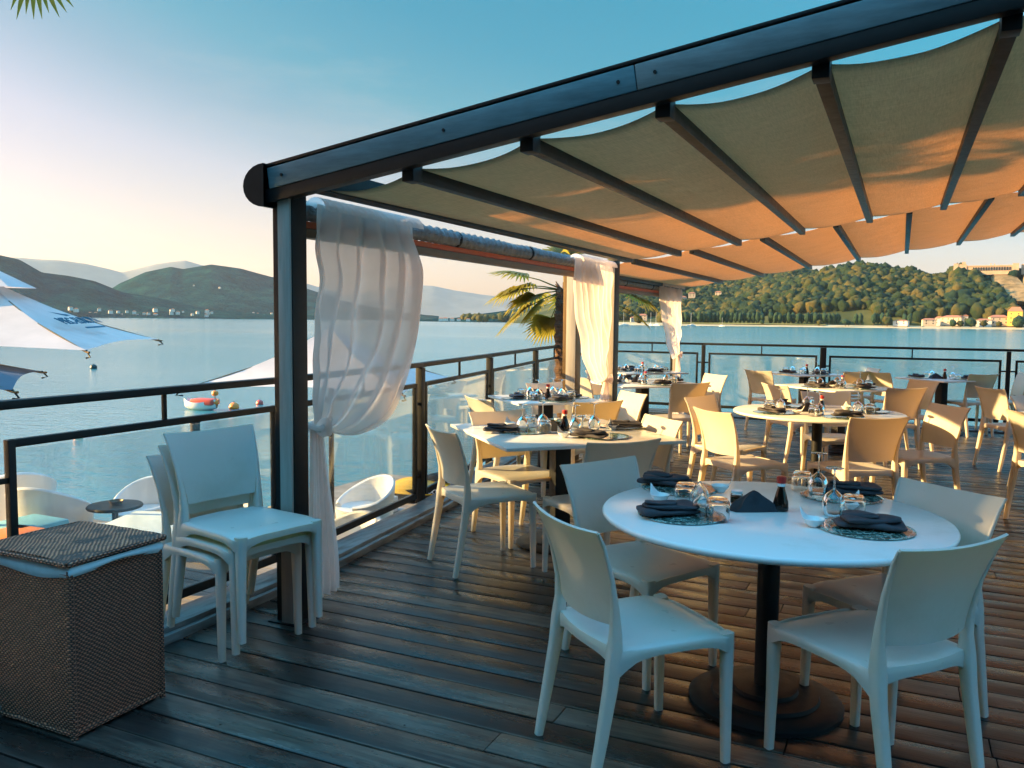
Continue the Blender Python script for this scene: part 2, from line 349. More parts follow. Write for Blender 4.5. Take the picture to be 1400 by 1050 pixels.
def first_or_copy(state,o,loc,rz,label,scale=None):
    if not state.get(o.name):
        state[o.name]=1; KIDS[o.name]=list(o.children)
        for k in o.children: KIDS[k.name]=list(k.children)
        o.location=loc; o.rotation_euler=(0,0,rz); o['label']=label
        if scale: o.scale=(scale,)*3
        return o
    return copy_thing(o,loc,rz,label,scale)
USED={}
def smooth01(t): t=max(0,min(1,t)); return t*t*(3-2*t)
def lerp(a,b,t): return a+(b-a)*t
def interp(x,pts):
    if x<=pts[0][0]: return pts[0][1]
    for (a,b),(c_,d) in zip(pts,pts[1:]):
        if x<=c_: return lerp(b,d,(x-a)/(c_-a))
    return pts[-1][1]
# ================================================================== SETTING
DOCKZ=-.95; LAKEZ=-1.6
# railing line (top rail) and deck edge, seen from above
RAIL=[(-3.17,-.1),(-3.17,2.02),(-3.17,3.75),(-3.36,5.54),(-3.70,7.42),(-4.08,9.45),(-4.42,11.5),(-4.62,13.6)]
def edge_x(y,off=.27): return interp(y,[(b,a+off) for a,b in RAIL])
# deck boards, each a real plank, merged to one surface
mb=MB(); y=-3.2; BW=.145
while y<13.3:
    xl=edge_x(y+BW/2,.12) if y>-.1 else -3.05
    x=xl; 
    # boards butt end to end at random joints
    cuts=[xl]+sorted([xl+rng.uniform(1.5,4)+k*3.6 for k in range(4)])+[9.2]
    for a,b in zip(cuts,cuts[1:]):
        dz=rng.uniform(-.0012,.0012); mb.box(a+.0015,b-.0015,y+.004,y+BW-.004,-.028+dz,dz,.0035)
    y+=BW
tag(mb.build('deck','deck',angle=25),kind='structure')
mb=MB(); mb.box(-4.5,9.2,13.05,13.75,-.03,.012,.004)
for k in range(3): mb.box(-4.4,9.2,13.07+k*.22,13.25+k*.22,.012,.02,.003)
tag(mb.build('shade_toned_border','deckshade'),kind='structure')  # far end strip of boards, shade put into its colour
mb=MB().box(-3.0,9.2,-3.2,13.7,-.22,-.04); 
for yy in (4.5,6.5,8.5,10.5,12.5): mb.box(edge_x(yy)-.15,-3.0,yy-1,yy+1.0,-.2,-.045)
tag(mb.build('deck_substructure','black',smooth=False),kind='structure')
# ledge (raised painted board) following the deck edge
mb=MB()
L_=[(edge_x(b,.27),b) for a,b in RAIL]
for (a,b),(c_,d) in zip(L_,L_[1:]):
    P0=Vector((a-.155,b,.035)); P1=Vector((c_-.155,d,.035)); mb.beam(P0,P1,.18,.06,.006)
    mb.beam(P0+Vector((.108,0,-.018)),P1+Vector((.108,0,-.018)),.03,.05,.004)
tag(mb.build('deck_ledge','ledge'),kind='structure')
# lower floating dock
mb=MB()
for k in range(44):
    yy=-2+k*.2; mb.box(-8.9,-3.6,yy+.006,yy+.194,DOCKZ-.05,DOCKZ,.004)
for yy in (-1.8,2,5.5): mb.box(-8.8,-3.7,yy,yy+1.1,-1.75,-1.02)
tag(mb.build('lower_dock','docktop'),kind='structure')
jp=at(566,694,LAKEZ+.15); mb=MB().box(jp.x-1.6,jp.x+1.2,jp.y-1.5,jp.y+1.5,LAKEZ-.2,LAKEZ+.31,.03); 
tag(mb.build('floating_pontoon','docktop'),kind='structure')
# lake
mb=MB(); n=72; mb.add([(0,0,LAKEZ)]+[(11000*math.cos(2*PI*i/n),11000*math.sin(2*PI*i/n),LAKEZ) for i in range(n)],[(0,i+1,(i+1)%n+1) for i in range(n)])
tag(mb.build('lake','water',smooth=False),kind='structure')

def elev(py,px): # elevation (tan) above the horizon of a pixel
    d=ray(px,py); return d.z/math.hypot(d.x,d.y)
def azi(px,py=440): d=ray(px,py); return math.atan2(d.y,d.x)
def terrain(name,mat,sky,D0,D1,back=1.35,rows=26,cols=160,rough=.04,shore=0,seed=0,prof=1.0,D0f=None):
    """sky: list of (px,py) ridge line; ground rises from shore at distance D0 to the ridge at D1"""
    px0,px1=sky[0][0],sky[-1][0]; v=[];f=[]
    for j in range(rows+1):
        t=j/rows*1.35
        for i in range(cols+1):
            px=lerp(px0,px1,i/cols); py=interp(px,sky); a=azi(px); d0=D0f(px) if D0f else D0
            d=lerp(d0,D1,t); zr=EYE+elev(py,px)*D1
            if t<=1: h=(zr-LAKEZ)*(t**prof*(1.0)) 
            else: h=(zr-LAKEZ)*(1-(t-1)*1.2)
            x=d*math.cos(a); y_=d*math.sin(a)
            nz=noise.fractal(Vector((x,y_,seed*77))*(3.2/D1),1.,2.1,6)*rough*D1*.25*min(1,t*2)*(1.25-min(t,1))
            z=LAKEZ+h+nz if t>0 else LAKEZ-.6
            v.append((x,y_,z))
    W=cols+1
    f=[(j*W+i,j*W+i+1,(j+1)*W+i+1,(j+1)*W+i) for j in range(rows) for i in range(cols)]
    mb=MB(); mb.v=v; mb.f=f; o=mb.build(name,mat,angle=80); tag(o,kind='structure'); return v,W,rows
# faint mountains far behind
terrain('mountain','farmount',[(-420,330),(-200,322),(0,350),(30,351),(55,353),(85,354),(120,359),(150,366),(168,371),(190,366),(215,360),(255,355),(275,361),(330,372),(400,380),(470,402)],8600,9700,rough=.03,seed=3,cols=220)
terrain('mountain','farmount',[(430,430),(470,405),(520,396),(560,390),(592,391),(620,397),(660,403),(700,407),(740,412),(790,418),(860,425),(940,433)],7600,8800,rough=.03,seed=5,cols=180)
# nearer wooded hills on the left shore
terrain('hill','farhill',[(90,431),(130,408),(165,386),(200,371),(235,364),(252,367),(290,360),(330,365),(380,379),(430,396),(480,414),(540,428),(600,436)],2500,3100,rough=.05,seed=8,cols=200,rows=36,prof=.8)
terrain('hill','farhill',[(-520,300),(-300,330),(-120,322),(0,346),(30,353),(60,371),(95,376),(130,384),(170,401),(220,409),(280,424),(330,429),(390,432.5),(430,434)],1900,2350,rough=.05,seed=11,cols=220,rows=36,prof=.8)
# low wooded point right of the curtain
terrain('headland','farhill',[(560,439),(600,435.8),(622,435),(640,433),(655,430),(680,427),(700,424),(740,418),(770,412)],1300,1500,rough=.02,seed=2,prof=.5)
# right shore: far dark ridge, then the wooded hill with the fort
terrain('hill','hillground',[(700,436),(760,415),(800,398),(850,384),(900,378),(935,376),(985,382),(1010,380),(1035,373),(1060,371),(1080,368),(1100,374),(1125,379),(1160,388),(1200,400)],880,1250,rough=.05,seed=4,cols=140,rows=40,prof=.8)
SKY_R=[(800,441),(850,437),(900,434),(940,430),(970,428),(1000,418),(1030,405),(1048,396),(1075,390),(1100,384),(1125,379),(1150,373),(1175,370),(1207,373),(1235,376),(1263,381),(1293,383),(1303,374),(1316,372),(1400,373),(1480,370),(1600,380),(1800,400)]
VH,WH,RH=terrain('wooded_hill','hillground',SKY_R,775,930,rough=.04,seed=6,cols=260,rows=34,prof=.62)
# shore strip
mb=MB(); v=[];n=120
for i in range(n+1):
    px=lerp(760,1800,i/n); a=azi(px); w=noise.noise(Vector((i*.35,0,0)))*6
    for d,z in ((735+w,LAKEZ-.5),(742+w,LAKEZ+.25),(764,LAKEZ+1.7),(800,LAKEZ+2.4),(830,LAKEZ-3)): v.append((d*math.cos(a),d*math.sin(a),z))
mb.v=v; mb.f=[(i*5+k,(i+1)*5+k,(i+1)*5+k+1,i*5+k+1) for i in range(n) for k in range(4)]
tag(mb.build('shore','beach',angle=80),kind='structure')
mb=MB(); v=[]
for i in range(41):
    px=lerp(925,1130,i/40); a=azi(px)
    for d,z in ((757,LAKEZ+1.9),(768,LAKEZ+2.3+.4*math.sin(i/40*PI)),(800,LAKEZ+2.9)): v.append((d*math.cos(a),d*math.sin(a),z))
mb.v=v; mb.f=[(i*3+k,(i+1)*3+k,(i+1)*3+k+1,i*3+k+1) for i in range(40) for k in range(2)]
tag(mb.build('meadow','meadow',angle=80),kind='structure')
# cliff faces below the fort
def cliff(pts,D,seed):
    cx=sum(p[0] for p in pts)/len(pts); cy=sum(p[1] for p in pts)/len(pts)
    mb=MB(); v=[];f=[]; n=len(pts)*4; rings=7
    for r in range(rings+1):
        k=1-r/rings
        for i in range(n):
            t=i/4; a=pts[int(t)%len(pts)]; b=pts[(int(t)+1)%len(pts)]; u=t-int(t)
            px=cx+(lerp(a[0],b[0],u)-cx)*k; py=cy+(lerp(a[1],b[1],u)-cy)*k
            dd=D-14*(1-k)**.6-5*noise.noise(Vector((px*.12,py*.12,seed)))+ (418-py)*.0 + (12 if r==0 else 0)
            fr_=max(0,min(1,(446-py)/73)); dd=775+155*fr_**(1/.62)-20-9*(1-k)**.6-4*noise.noise(Vector((px*.15,py*.15,seed)))+(10 if r==0 else 0); p=atD(px,py,dd); v.append(p)
    for r in range(rings):
        for i in range(n): f.append((r*n+i,r*n+(i+1)%n,(r+1)*n+(i+1)%n,(r+1)*n+i))
    mb.v=v; mb.f=f; return mb
mb=cliff([(1352,372),(1375,373),(1390,378),(1384,392),(1396,396),(1400,374),(1470,374),(1500,400),(1470,420),(1420,418),(1385,414),(1370,404),(1366,392),(1356,384)],850,1)
tag(mb.build('cliff','cliff',angle=30),kind='structure')
mb=cliff([(1341,389),(1350,387),(1357,393),(1360,400),(1352,399),(1345,395)],850,3); tag(mb.build('cliff','cliff',angle=30),kind='structure')

# ---------------------------------------------------------------- forest (one mass of several thousand crowns)
def ico(sub,seed,amp=.35):
    bm=bmesh.new(); bmesh.ops.create_icosphere(bm,subdivisions=sub,radius=1)
    for q in bm.verts:
        d=q.co.normalized(); k=1+amp*noise.noise(d*2.1+Vector((seed*9.1,0,0)))+amp*.7*noise.noise(d*5+Vector((0,seed*5.,0)))
        q.co=d*k*(1+random.uniform(-.17,.17))
    v=np.array([q.co[:] for q in bm.verts]); f=np.array([[w.index for w in p.verts] for p in bm.faces]); bm.free(); return v,f
TPL=[ico(2,s) for s in range(6)]+[ico(2,s,.5) for s in range(6,9)]
def crowns(name,mat,items,parent=None,tpl=TPL):
    V=[];Fc=[];n=0
    for (x,y,z,r,h) in items:
        tv,tf=tpl[rng.integers(len(tpl))]; a=rng.uniform(0,6.28); ca,sa=math.cos(a),math.sin(a)
        w=tv*np.array([r,r,h]); w=np.stack([w[:,0]*ca-w[:,1]*sa,w[:,0]*sa+w[:,1]*ca,w[:,2]],1)+np.array([x,y,z]); V.append(w); Fc.append(tf+n); n+=len(tv)
    V=np.concatenate(V);Fc=np.concatenate(Fc)
    me=bpy.data.meshes.new(name); me.vertices.add(len(V)); me.vertices.foreach_set('co',V.ravel()); me.loops.add(Fc.size); me.loops.foreach_set('vertex_index',Fc.ravel().astype(np.int32))
    me.polygons.add(len(Fc)); me.polygons.foreach_set('loop_start',np.arange(0,Fc.size,3,dtype=np.int32)); me.update(calc_edges=True); me.validate()
    me.materials.append(M[mat]); o=bpy.data.objects.new(name,me); COL.objects.link(o)
    if parent: o.parent=parent
    return o
def hill_h(px,t,sky,D0,D1,prof):
    py=interp(px,sky); zr=EYE+elev(py,px)*D1; return LAKEZ+(zr-LAKEZ)*(t**prof)
def incliff(px,py):
    if py<376 or px<1338: return False
    return (px>1346+max(0,(py-374))*.45 and py<374+(px-1340)*.8+18 and not (1376<px<1392 and py<390)) or (1338<px<1360 and 384<py<402)
items=[]
for k in range(5600):
    px=rng.uniform(905,1560); t=rng.uniform(.13 if px<1195 else .06,1.03); D=lerp(775,930,t); a=azi(px)
    z=hill_h(px,min(t,1),SKY_R,775,930,.62); 
    r=rng.choice([rng.uniform(2.0,3.6),rng.uniform(3.6,6.2)],p=[.5,.5]); h=r*rng.uniform(.85,1.35)
    x,y_=D*math.cos(a),D*math.sin(a); py=440.5+.0095*(px-700)-(z+h*.5-EYE)/D*FPX
    if incliff(px,py+2) or (px>1300 and t>.9 and px>1312): continue
    if z<3 and px>1255 : continue
    items.append((x,y_,z+h*rng.uniform(.1,.6),r,h))
for k in range(60):   # brow below the fort
    px=rng.uniform(1300,1360); D=925; a=azi(px); z=hill_h(px,1,SKY_R,775,930,.62); items.append((D*math.cos(a)-8*math.cos(a),(D-8)*math.sin(a),z-5.5+rng.uniform(-2,1),3,3))
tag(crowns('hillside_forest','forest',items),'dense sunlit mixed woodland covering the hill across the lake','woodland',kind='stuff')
items=[]; SKY_B=[(700,436),(760,415),(800,398),(850,384),(900,378),(935,376),(985,382),(1010,380),(1035,373),(1060,371),(1080,368),(1100,374),(1125,379),(1160,388)]
for k in range(3600):
    px=rng.uniform(820,1150); t=rng.uniform(.02,1.02)**.8; D=lerp(880,1250,t); a=azi(px); z=hill_h(px,min(t,1),SKY_B,880,1250,.8)
    py=440-(z-EYE)/D*FPX
    if 922<px<962 and 392<py<408 and abs((py-408)+(px-922)*.38)<5: continue
    r=rng.uniform(3.5,6); items.append((D*math.cos(a),D*math.sin(a),z+r*.4,r,r*rng.uniform(.8,1.3)))
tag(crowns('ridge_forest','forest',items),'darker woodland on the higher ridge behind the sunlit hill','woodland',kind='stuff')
# tree line standing on the low headland
items=[]
for k in range(130):
    px=rng.uniform(632,770); a=azi(px); D=rng.uniform(1300,1480); r=rng.uniform(4,8); items.append((D*math.cos(a),D*math.sin(a),LAKEZ+3+r*.5+max(0,(px-660))*.12*rng.uniform(0,1),r,r))
tag(crowns('headland_forest','forest',items),'low dark trees along the distant headland beside the palm','woodland',kind='stuff')

# ---------------------------------------------------------------- row of clipped plane trees, single shore trees
def far_tree(name,mat,r,h,trunk,label,cat,group=None,seed=0):
    root=empty(name,(0,0,0),0,label,cat,group)
    its=[(0,0,trunk+h*.95,r,h)]
    for q in range(5): a=q*1.26; its.append((math.cos(a)*r*.45,math.sin(a)*r*.45,trunk+h*(.75+.35*(q%2)),r*.62,h*.6))
    crowns('crown',mat,its,root); MB().tube([(0,0,-1),(0,0,trunk+h*.5)],[.3,.2],7).build('trunk','trunk',root); return root
st={}
T=far_tree('plane_tree','plane',2.15,4.2,1.5,'','tree','clipped plane trees in a row along the far shore')
k=0; px=926.
while px<1246:
    if not (1046<px<1050 or 1150<px<1164 or 1180<px<1192 or 1218<px<1234):
        p=atD(px,441,rng.uniform(769,773)); 
        first_or_copy(st,T,(p.x,p.y,LAKEZ+2.2),rng.uniform(0,6),'one of the equal clipped dark plane trees in the row behind the far beach',rng.uniform(.94,1.06)); k+=1
    px+=6.1
singles=[(1156,6,'small pale yellow-green tree on the beach left of the paler round bush'),(1120,4.5,'scrubby bush at the water edge in front of the clipped tree row'),(1160.5,4,None),(1213,9,'large round golden green tree in front of the clipped tree row'),(1303,6,'yellowish small tree before the tile-roofed shore houses'),(1313,5.5,None),(1328,8,'dark round tree among the shore houses, left of the yellow building'),(1345,6,None),(1392,10,'big dark round tree standing in front of the yellow building'),(1366,5,None),(1042,4,'low bush in the meadow left of the clipped tree row gap'),(872,9,'bushy tree on the shore between second post and third curtain')]
lab2={2:'thin pale bush just right of the small yellow-green beach tree',5:'second small yellowish tree before the tile-roofed shore houses',7:'dark small tree directly left of the yellow building',9:'low green tree at the foot of the yellow building'}
for i,(px,r,l) in enumerate(singles):
    p=atD(px,441,752+i); t=far_tree('broadleaf_tree' if r>5 else 'bush','forest' if i%2 else 'plane',r*.42,r*.42,.6,l or lab2[i],'tree' if r>5 else 'bush'); t.location=(p.x,p.y,LAKEZ+1.7)

# ---------------------------------------------------------------- houses
def house(name,w,d,h,rh,wall,label,cat='house',group=None,wins=(2,2),roof='rooftile'):
    root=empty(name,(0,0,0),0,label,cat,group)
    MB().box(-w/2,w/2,-d/2,d/2,-2,h).build('wall',wall,root,smooth=False)
    e=.5; mb=MB(); mb.add([(-w/2-e,-d/2-e,h+.05),(w/2+e,-d/2-e,h+.05),(w/2+e,d/2+e,h+.05),(-w/2-e,d/2+e,h+.05),(-w/2*.55,0,h+rh),(w/2*.55,0,h+rh)],[(0,1,5,4),(2,3,4,5),(1,2,5),(3,0,4),(3,2,1,0)]); mb.build('roof',roof,root,smooth=False)
    nx,nz=wins
    for i in range(nx):
        for j in range(nz):
            x=-w/2+w*(i+.5)/nx; z=h*(j+.3)/nz; MB().box(x-.5,x+.5,-d/2-.06,-d/2+.1,z,z+1.3).build('window','window',root,smooth=False)
    return root
hs=[ # px, base dz, D, w,h, wall, label
 (1270,1,765,13,5,'stucco','pale low shore house with tiled roof, first right of the tree row'),(1284,1.5,775,8,6,'stuccowhite','small white-walled shore house second from the tree row'),
 (1302,2,772,20,6.5,'stucco','long ochre shore building with tiled roof behind small yellow trees'),(1316,2,785,9,8,'stuccowhite','narrow pale house behind the long ochre building'),
 (1345,1,768,14,5,'stuccowhite','low whitish shore house between dark round trees'),(1365,2,775,17,7,'stucco','broad ochre house with tiled roof left of the yellow building'),
 (1388,2,770,13,13,'yellowwall','tall yellow building on the shore under the cliff'),(1408,2,775,16,8,'stucco','ochre house at the right edge of the shore village'),
 (1178,4,790,9,6,'stuccowhite','white house with tiled roof above the clipped tree row, left one'),(1201,4,790,8.5,6,'stucco','cream house with tiled roof above the tree row, middle one'),(1158,8,800,6,4,'stuccowhite','small white house half hidden over the tree row, leftmost'),
 (1232,1,757,14,3.6,'stuccowhite','low white beach pavilion near the water'),
 (875,9,930,10,6,'stuccowhite','white hillside house seen between second post and third curtain'),(879,3,890,11,6,'stucco','house with red roof low on the slope above the moored boats'),(866,1,885,8,5,'stuccowhite','small pale house by the water beside the second post'),(933,24,960,9,6,'stuccowhite','white villa on the slope just right of the third curtain'),(945,30,980,10,5,'stucco','ochre villa higher on the slope right of the third curtain'),(981,32,1000,9,5,'stucco','tiled house among trees on the dark ridge slope')]
M['yellowwall']=pmat('yellow_render',(.62,.42,.08),(.52,.34,.07),.8,.3)
for i,(px,dz,D,w,h,wall,l) in enumerate(hs):
    p=atD(px,441,D); r=house('shore_house' if D<800 else 'hillside_house',w,w*.6,h,h*.35,wall,l,wins=(max(2,int(w/5)),2 if h<9 else 3)); r.location=(p.x,p.y,LAKEZ+2+dz); r.rotation_euler=(0,0,azi(px)-PI/2+rng.uniform(-.3,.3)); r.scale=(.78,)*3
# villages as tiny pale houses on the left shore
hv=house('village_house',11,9,7,3,'stuccowhite','','house','tiny pale houses along the far left shore')
st={}
for k in range(48):
    px=rng.uniform(95,378) if k<46 else rng.uniform(215,330); D=1905 if px<300 else 2490
    if k<46: 
        dz=rng.uniform(1,14)
        if px>290: D=2530
        else: D=1930
    else: D=2700; dz=rng.uniform(78,100)+ (8 if px>250 else 0)
    p=atD(px,436,D); first_or_copy(st,hv,(p.x,p.y,LAKEZ+dz+2),azi(px)-PI/2+rng.uniform(-.5,.5),'one of the tiny pale houses scattered on the distant left shore and slopes',rng.uniform(.35,.75))
hw=house('headland_house',16,10,6,3,'stuccowhite','','house','white houses on the low headland'); st={}
for px in (603,609,618,627,640): 
    p=atD(px,438,1290); first_or_copy(st,hw,(p.x,p.y,LAKEZ+2),azi(px)-PI/2,'one of the small white houses on the low headland left of the palm',rng.uniform(.35,.6))
# fort on the ridge
fr=empty('hilltop_fortress',(0,0,0),0,'long tan stone fortress with arcaded wall on top of the wooded hill','fortress')
D=900; fr.scale=(1,1,.82); b=atD(1350,371,D); fr.location=b; fr.rotation_euler=(0,0,azi(1350)-PI/2)
mb=MB().box(-27,25,-4,4,-4,6.2); mb.box(-27,25,-4.4,-4,5.4,6.6); mb.build('curtain_wall','fort',fr,smooth=False)
MB().box(-28,-24,-5,5,-4,9.2).box(-24,-17,-4.6,5,-4,8.2).box(-21,-18,-4.8,4,8,11).build('west_tower','fort',fr,smooth=False)
MB().box(20,25,-5,5,-4,8.2).build('middle_tower','fort',fr,smooth=False)
MB().box(27,60,0,9,-4,7.5).box(30,36,-2,6,7,10.5).box(44,47,0,6,7,9.5).build('keep','fort',fr,smooth=False)
for k in range(15): x=-12+k*2.1; MB().box(x,x+1.0,-4.5,-3.9,.8,4.4).build('arch_opening','window',fr,smooth=False)
MB().box(2,3,-1,1,6,9).box(5,6,-1,1,6,8.6).build('chimney','fort',fr,smooth=False)
# sailing boats moored near the far shore
def sailboat(label):
    r=empty('sailing_boat',(0,0,0),0,label,'sailing boat','sailing boats moored off the far shore')
    def fn(u,w): 
        x=(u-.5)*9; ww=1.4*math.sin(PI*min(1,u*1.15+.0)*.5+.0)**.5*(1-max(0,u-.6)**1.5*3.4) if u<.98 else .05
        a=(w-.5)*PI; return (x,math.sin(a)*max(.05,ww),.9-math.cos(a)*1.2)
    MB().grid(fn,12,8).build('hull','sail',r); MB().box(-2,1.2,-.7,.7,.8,1.4,.1).build('cabin','sail',r)
    MB().tube([(0.3,0,.8),(.3,0,12)],[.11,.07],6).build('mast','sail',r); MB().tube([(.3,0,2),(-3,0,2)],.09,6).build('boom','sail',r); return r
for px,D,l in ((889.5,700,'white sailing boat moored left of the third curtain'),(897,690,'white sailing boat with tall mast, partly behind the third curtain'),(945,690,'white sailing boat moored right of the third curtain'),(987,680,'small white sailing boat moored off the middle of the meadow'),(853,690,'white sailing boat close beside the second post'),):
    s=sailboat(l); p=atD(px,444,D); s.location=(p.x,p.y,LAKEZ); s.rotation_euler=(0,0,rng.uniform(0,6)); s.scale=(.9 if px!=987 else .6,)*3

# ================================================================== PERGOLA
pg=empty('pergola',(-2.64,3.17,0),0,'dark steel pergola with two retractable sand-coloured canvas roofs over the dining deck','pergola'); PO=Vector(pg.location)
def pb(mb,name,mat,**k):
    mb.v=[tuple(Vector(q)-PO) for q in mb.v]; return mb.build(name,mat,pg,**k)
SL=.150; Z0=2.136
def zc(x): return Z0+SL*(x+1.966)
BD=.035   # bars and canvas hang this far below the beam guide
# front beam
XL,XR=-2.70,5.2
mb=MB(); mb.beam((XL,3.10,zc(XL)+.007),(XR,3.10,zc(XR)+.007),.06,.061,.003)          # dark guide under the fascia
mb.beam((XL,3.13,zc(XL)+.145),(XR,3.13,zc(XR)+.145),.13,.014,.003)  
pb(mb,'front_beam','steel')
mb=MB()
for a,b_ in ((XL+.02,-.935),(-.932,2.2),(2.203,XR)): mb.beam((a,3.115,zc(a)+.083),(b_,3.115,zc(b_)+.083),.10,.096,.004)
pb(mb,'fascia','fascia')
mb=MB()
for x in (-2.60,-1.75,-1.0,-.86,.2,1.3): mb.lathe([(0.006,0),(.006,.004),(.003,.006)],8).v[-24:]; 
mb=MB()
for x in (-2.60,-1.75,-1.0,-.86,.2,1.3): mb.tube([(x,3.066,zc(x)+.083),(x,3.060,zc(x)+.083)],.007,8)
pb(mb,'rivet','steel')
# rounded end cap
mb=MB(); prof=[]
for k in range(9): a=PI*k/8; prof.append((math.sin(a),math.cos(a)))
def capf(u,w):
    a=PI*(u); yy=lerp(3.045,3.195,w); return (XL+.01-.118*math.sin(a),yy,zc(XL)+.055-.0*u+.095*math.cos(a)*1.0)
mb.slab(capf,12,3,-.004); mb2=MB()
for yy in (3.045,3.195): 
    pts=[capf(k/12,0 if yy<3.1 else 1) for k in range(13)]; mb.add([(p[0],yy,p[2]) for p in pts],[tuple(range(13))])
pb(mb,'end_cap','steel')
# posts: dark steel sections with a board let in
def post(x0,x1,y0,y1,h,mat_s='steel',lit=False):
    mb=MB().box(x0,x1,y0,y1,0,h,.004); mb.box(x0-.03,x1+.03,y0-.03,y1+.03,0,.008,.002)
    o=pb(mb,'post',mat_s); mb=MB().box(x0+.042,x1-.004,y0-.016,y0-.001,.0,h-.06,.003); mb.v=[tuple(Vector(q)-PO) for q in mb.v]; mb.build('board','plank',o)
    mb=MB(); 
    for z in (.12,h*.5,h-.2): mb.lathe([(.004,0),(.004,.003)],8,(0,0,0))
    return o
post(-2.695,-2.58,3.11,3.215,2.09); post(-2.71,-2.585,7.95,8.09,2.07)
post(-3.20,-3.05,8.12,8.26,2.02,'bronze'); post(-3.20,-3.08,12.62,12.75,2.0)
mb=MB().box(4.6,4.73,3.1,3.25,0,zc(4.6)).box(4.6,4.73,7.9,8.05,0,zc(4.6)); pb(mb,'post','steel')
# side beams
pb(MB().box(-2.51,-2.42,3.16,8.0,2.050,2.158,.005),'side_beam','steel')
pb(MB().box(-3.11,-3.03,8.2,12.75,1.965,2.055,.005),'side_beam','steel')
# cross bars
B1=[-1.966+.562*k for k in range(0,12)]; B1[0:6]=[-1.966,-1.404,-.846,-.291,.277,.84]
B2=[-2.47,-1.885,-1.22,-.58,.02,.64,1.26,1.9,2.5,3.1,3.7,4.3]
def z2(x): return 2.074+.155*(x+2.47)
for x in B1:
    if x>5: continue
    pb(MB().beam((x,3.17,zc(x)-BD),(x,8.0,zc(x)-BD*.3),.05,.055,.003),'cross_bar','steel')
    pb(MB().box(x-.03,x+.03,3.13,3.21,zc(x)-.07,zc(x)+.02,.006),'bar_carriage','black')
for x in B2: pb(MB().beam((x,8.17,z2(x)),(x,12.72,z2(x)),.05,.055,.003),'cross_bar','steel')
def canopy(xs,zf,y0,y1,sag,seed):
    mb=MB(); nu=14; rows=44; v=[]; X=[];
    for a,b_ in zip(xs,xs[1:]):
        for i in range(nu): X.append((lerp(a,b_,i/nu),i/nu,a,b_))
    X.append((xs[-1],1,xs[-2],xs[-1]))
    for j in range(rows+1):
        w=j/rows
        for (x,u,a,b_) in X:
            s=sag*(.85+.3*noise.noise(Vector((a*3,seed,0))))*(b_-a)/.56
            e=.85+.25*(abs(w-.5)*2)**4; dr=BD*(1-.7*w) if seed==1 else 0
            z=lerp(zf(a),zf(b_),u)+.03-dr-s*4*u*(1-u)*e+.006*noise.noise(Vector((x*5,w*14,seed)))*math.sin(PI*u)+.004*math.sin(w*60+x*9)*4*u*(1-u)*abs(noise.noise(Vector((x*2,w*4,9))))
            hem=.05*4*u*(1-u)
            v.append((x,lerp(y0+hem,y1-hem,w),z))
    W=len(X); mb.v=v; mb.f=[(j*W+i,j*W+i+1,(j+1)*W+i+1,(j+1)*W+i) for j in range(rows) for i in range(W-1)]
    o=pb(mb,'canopy','canopy',angle=180); m=o.modifiers.new('thickness','SOLIDIFY'); m.thickness=.003; return o
canopy([-2.43]+[x for x in B1 if x<5],zc,3.19,7.99,.033,1)
canopy([-3.07]+B2,z2,8.18,12.72,.035,2)
# gathered end of canvas showing over the side beam next to the front post
def gf(u,w): return (-2.52+.05*math.sin(u*34)-.10*w,3.3+u*.55,2.11+.075*math.sin(PI*u)**.6*(w))
o=pb(MB().grid(gf,40,6),'canopy','parasol',angle=180)
# rolled side blinds
def blind(name,x,y0,y1,z,label,ty):
    r=empty(name,(x,y0,z),0,label,'rolled blind','rolled-up side blinds'); L=y1-y0
    def f_(u,w):
        a=2*PI*w; yy=u*L; rr=.048+.010*noise.noise(Vector((yy*3,math.cos(a)*2,math.sin(a)*2)))+.0055*math.sin(yy*75+4*math.sin(a+yy)+2.5*a); return (rr*math.cos(a),yy,rr*math.sin(a)*1.05)
    MB().grid(f_,int(L*90),18).build('roll','tarp',r,angle=180)
    MB().tube([(0,-.06,0),(0,L+.03,0)],.02,10).build('axle','steel',r)
    MB().box(-.012,.018,0,L,-.085,-.052,.003).build('piping','orange',r)
    MB().box(-.03,.03,-.03,L,-.135,-.088,.006).build('bottom_bar','wood',r)
    for k in range(int(L/1.2)+1): MB().lathe([(.056,0),(.056,.02)],16).build('strap','black',r).rotation_euler=(PI/2,0,0)
    ss=[c_ for c_ in r.children if c_.name.startswith('strap')]
    for k,c_ in enumerate(ss): c_.location=(0,.45+k*1.2,0)
    return r
blind('rolled_blind',-2.73,3.30,7.55,2.005,'rolled clear tarpaulin blind with orange edge between the first two pergola posts',0)
blind('rolled_blind',-3.13,8.32,12.55,1.955,'rolled clear tarpaulin blind over the second bay, between second and third posts',0)
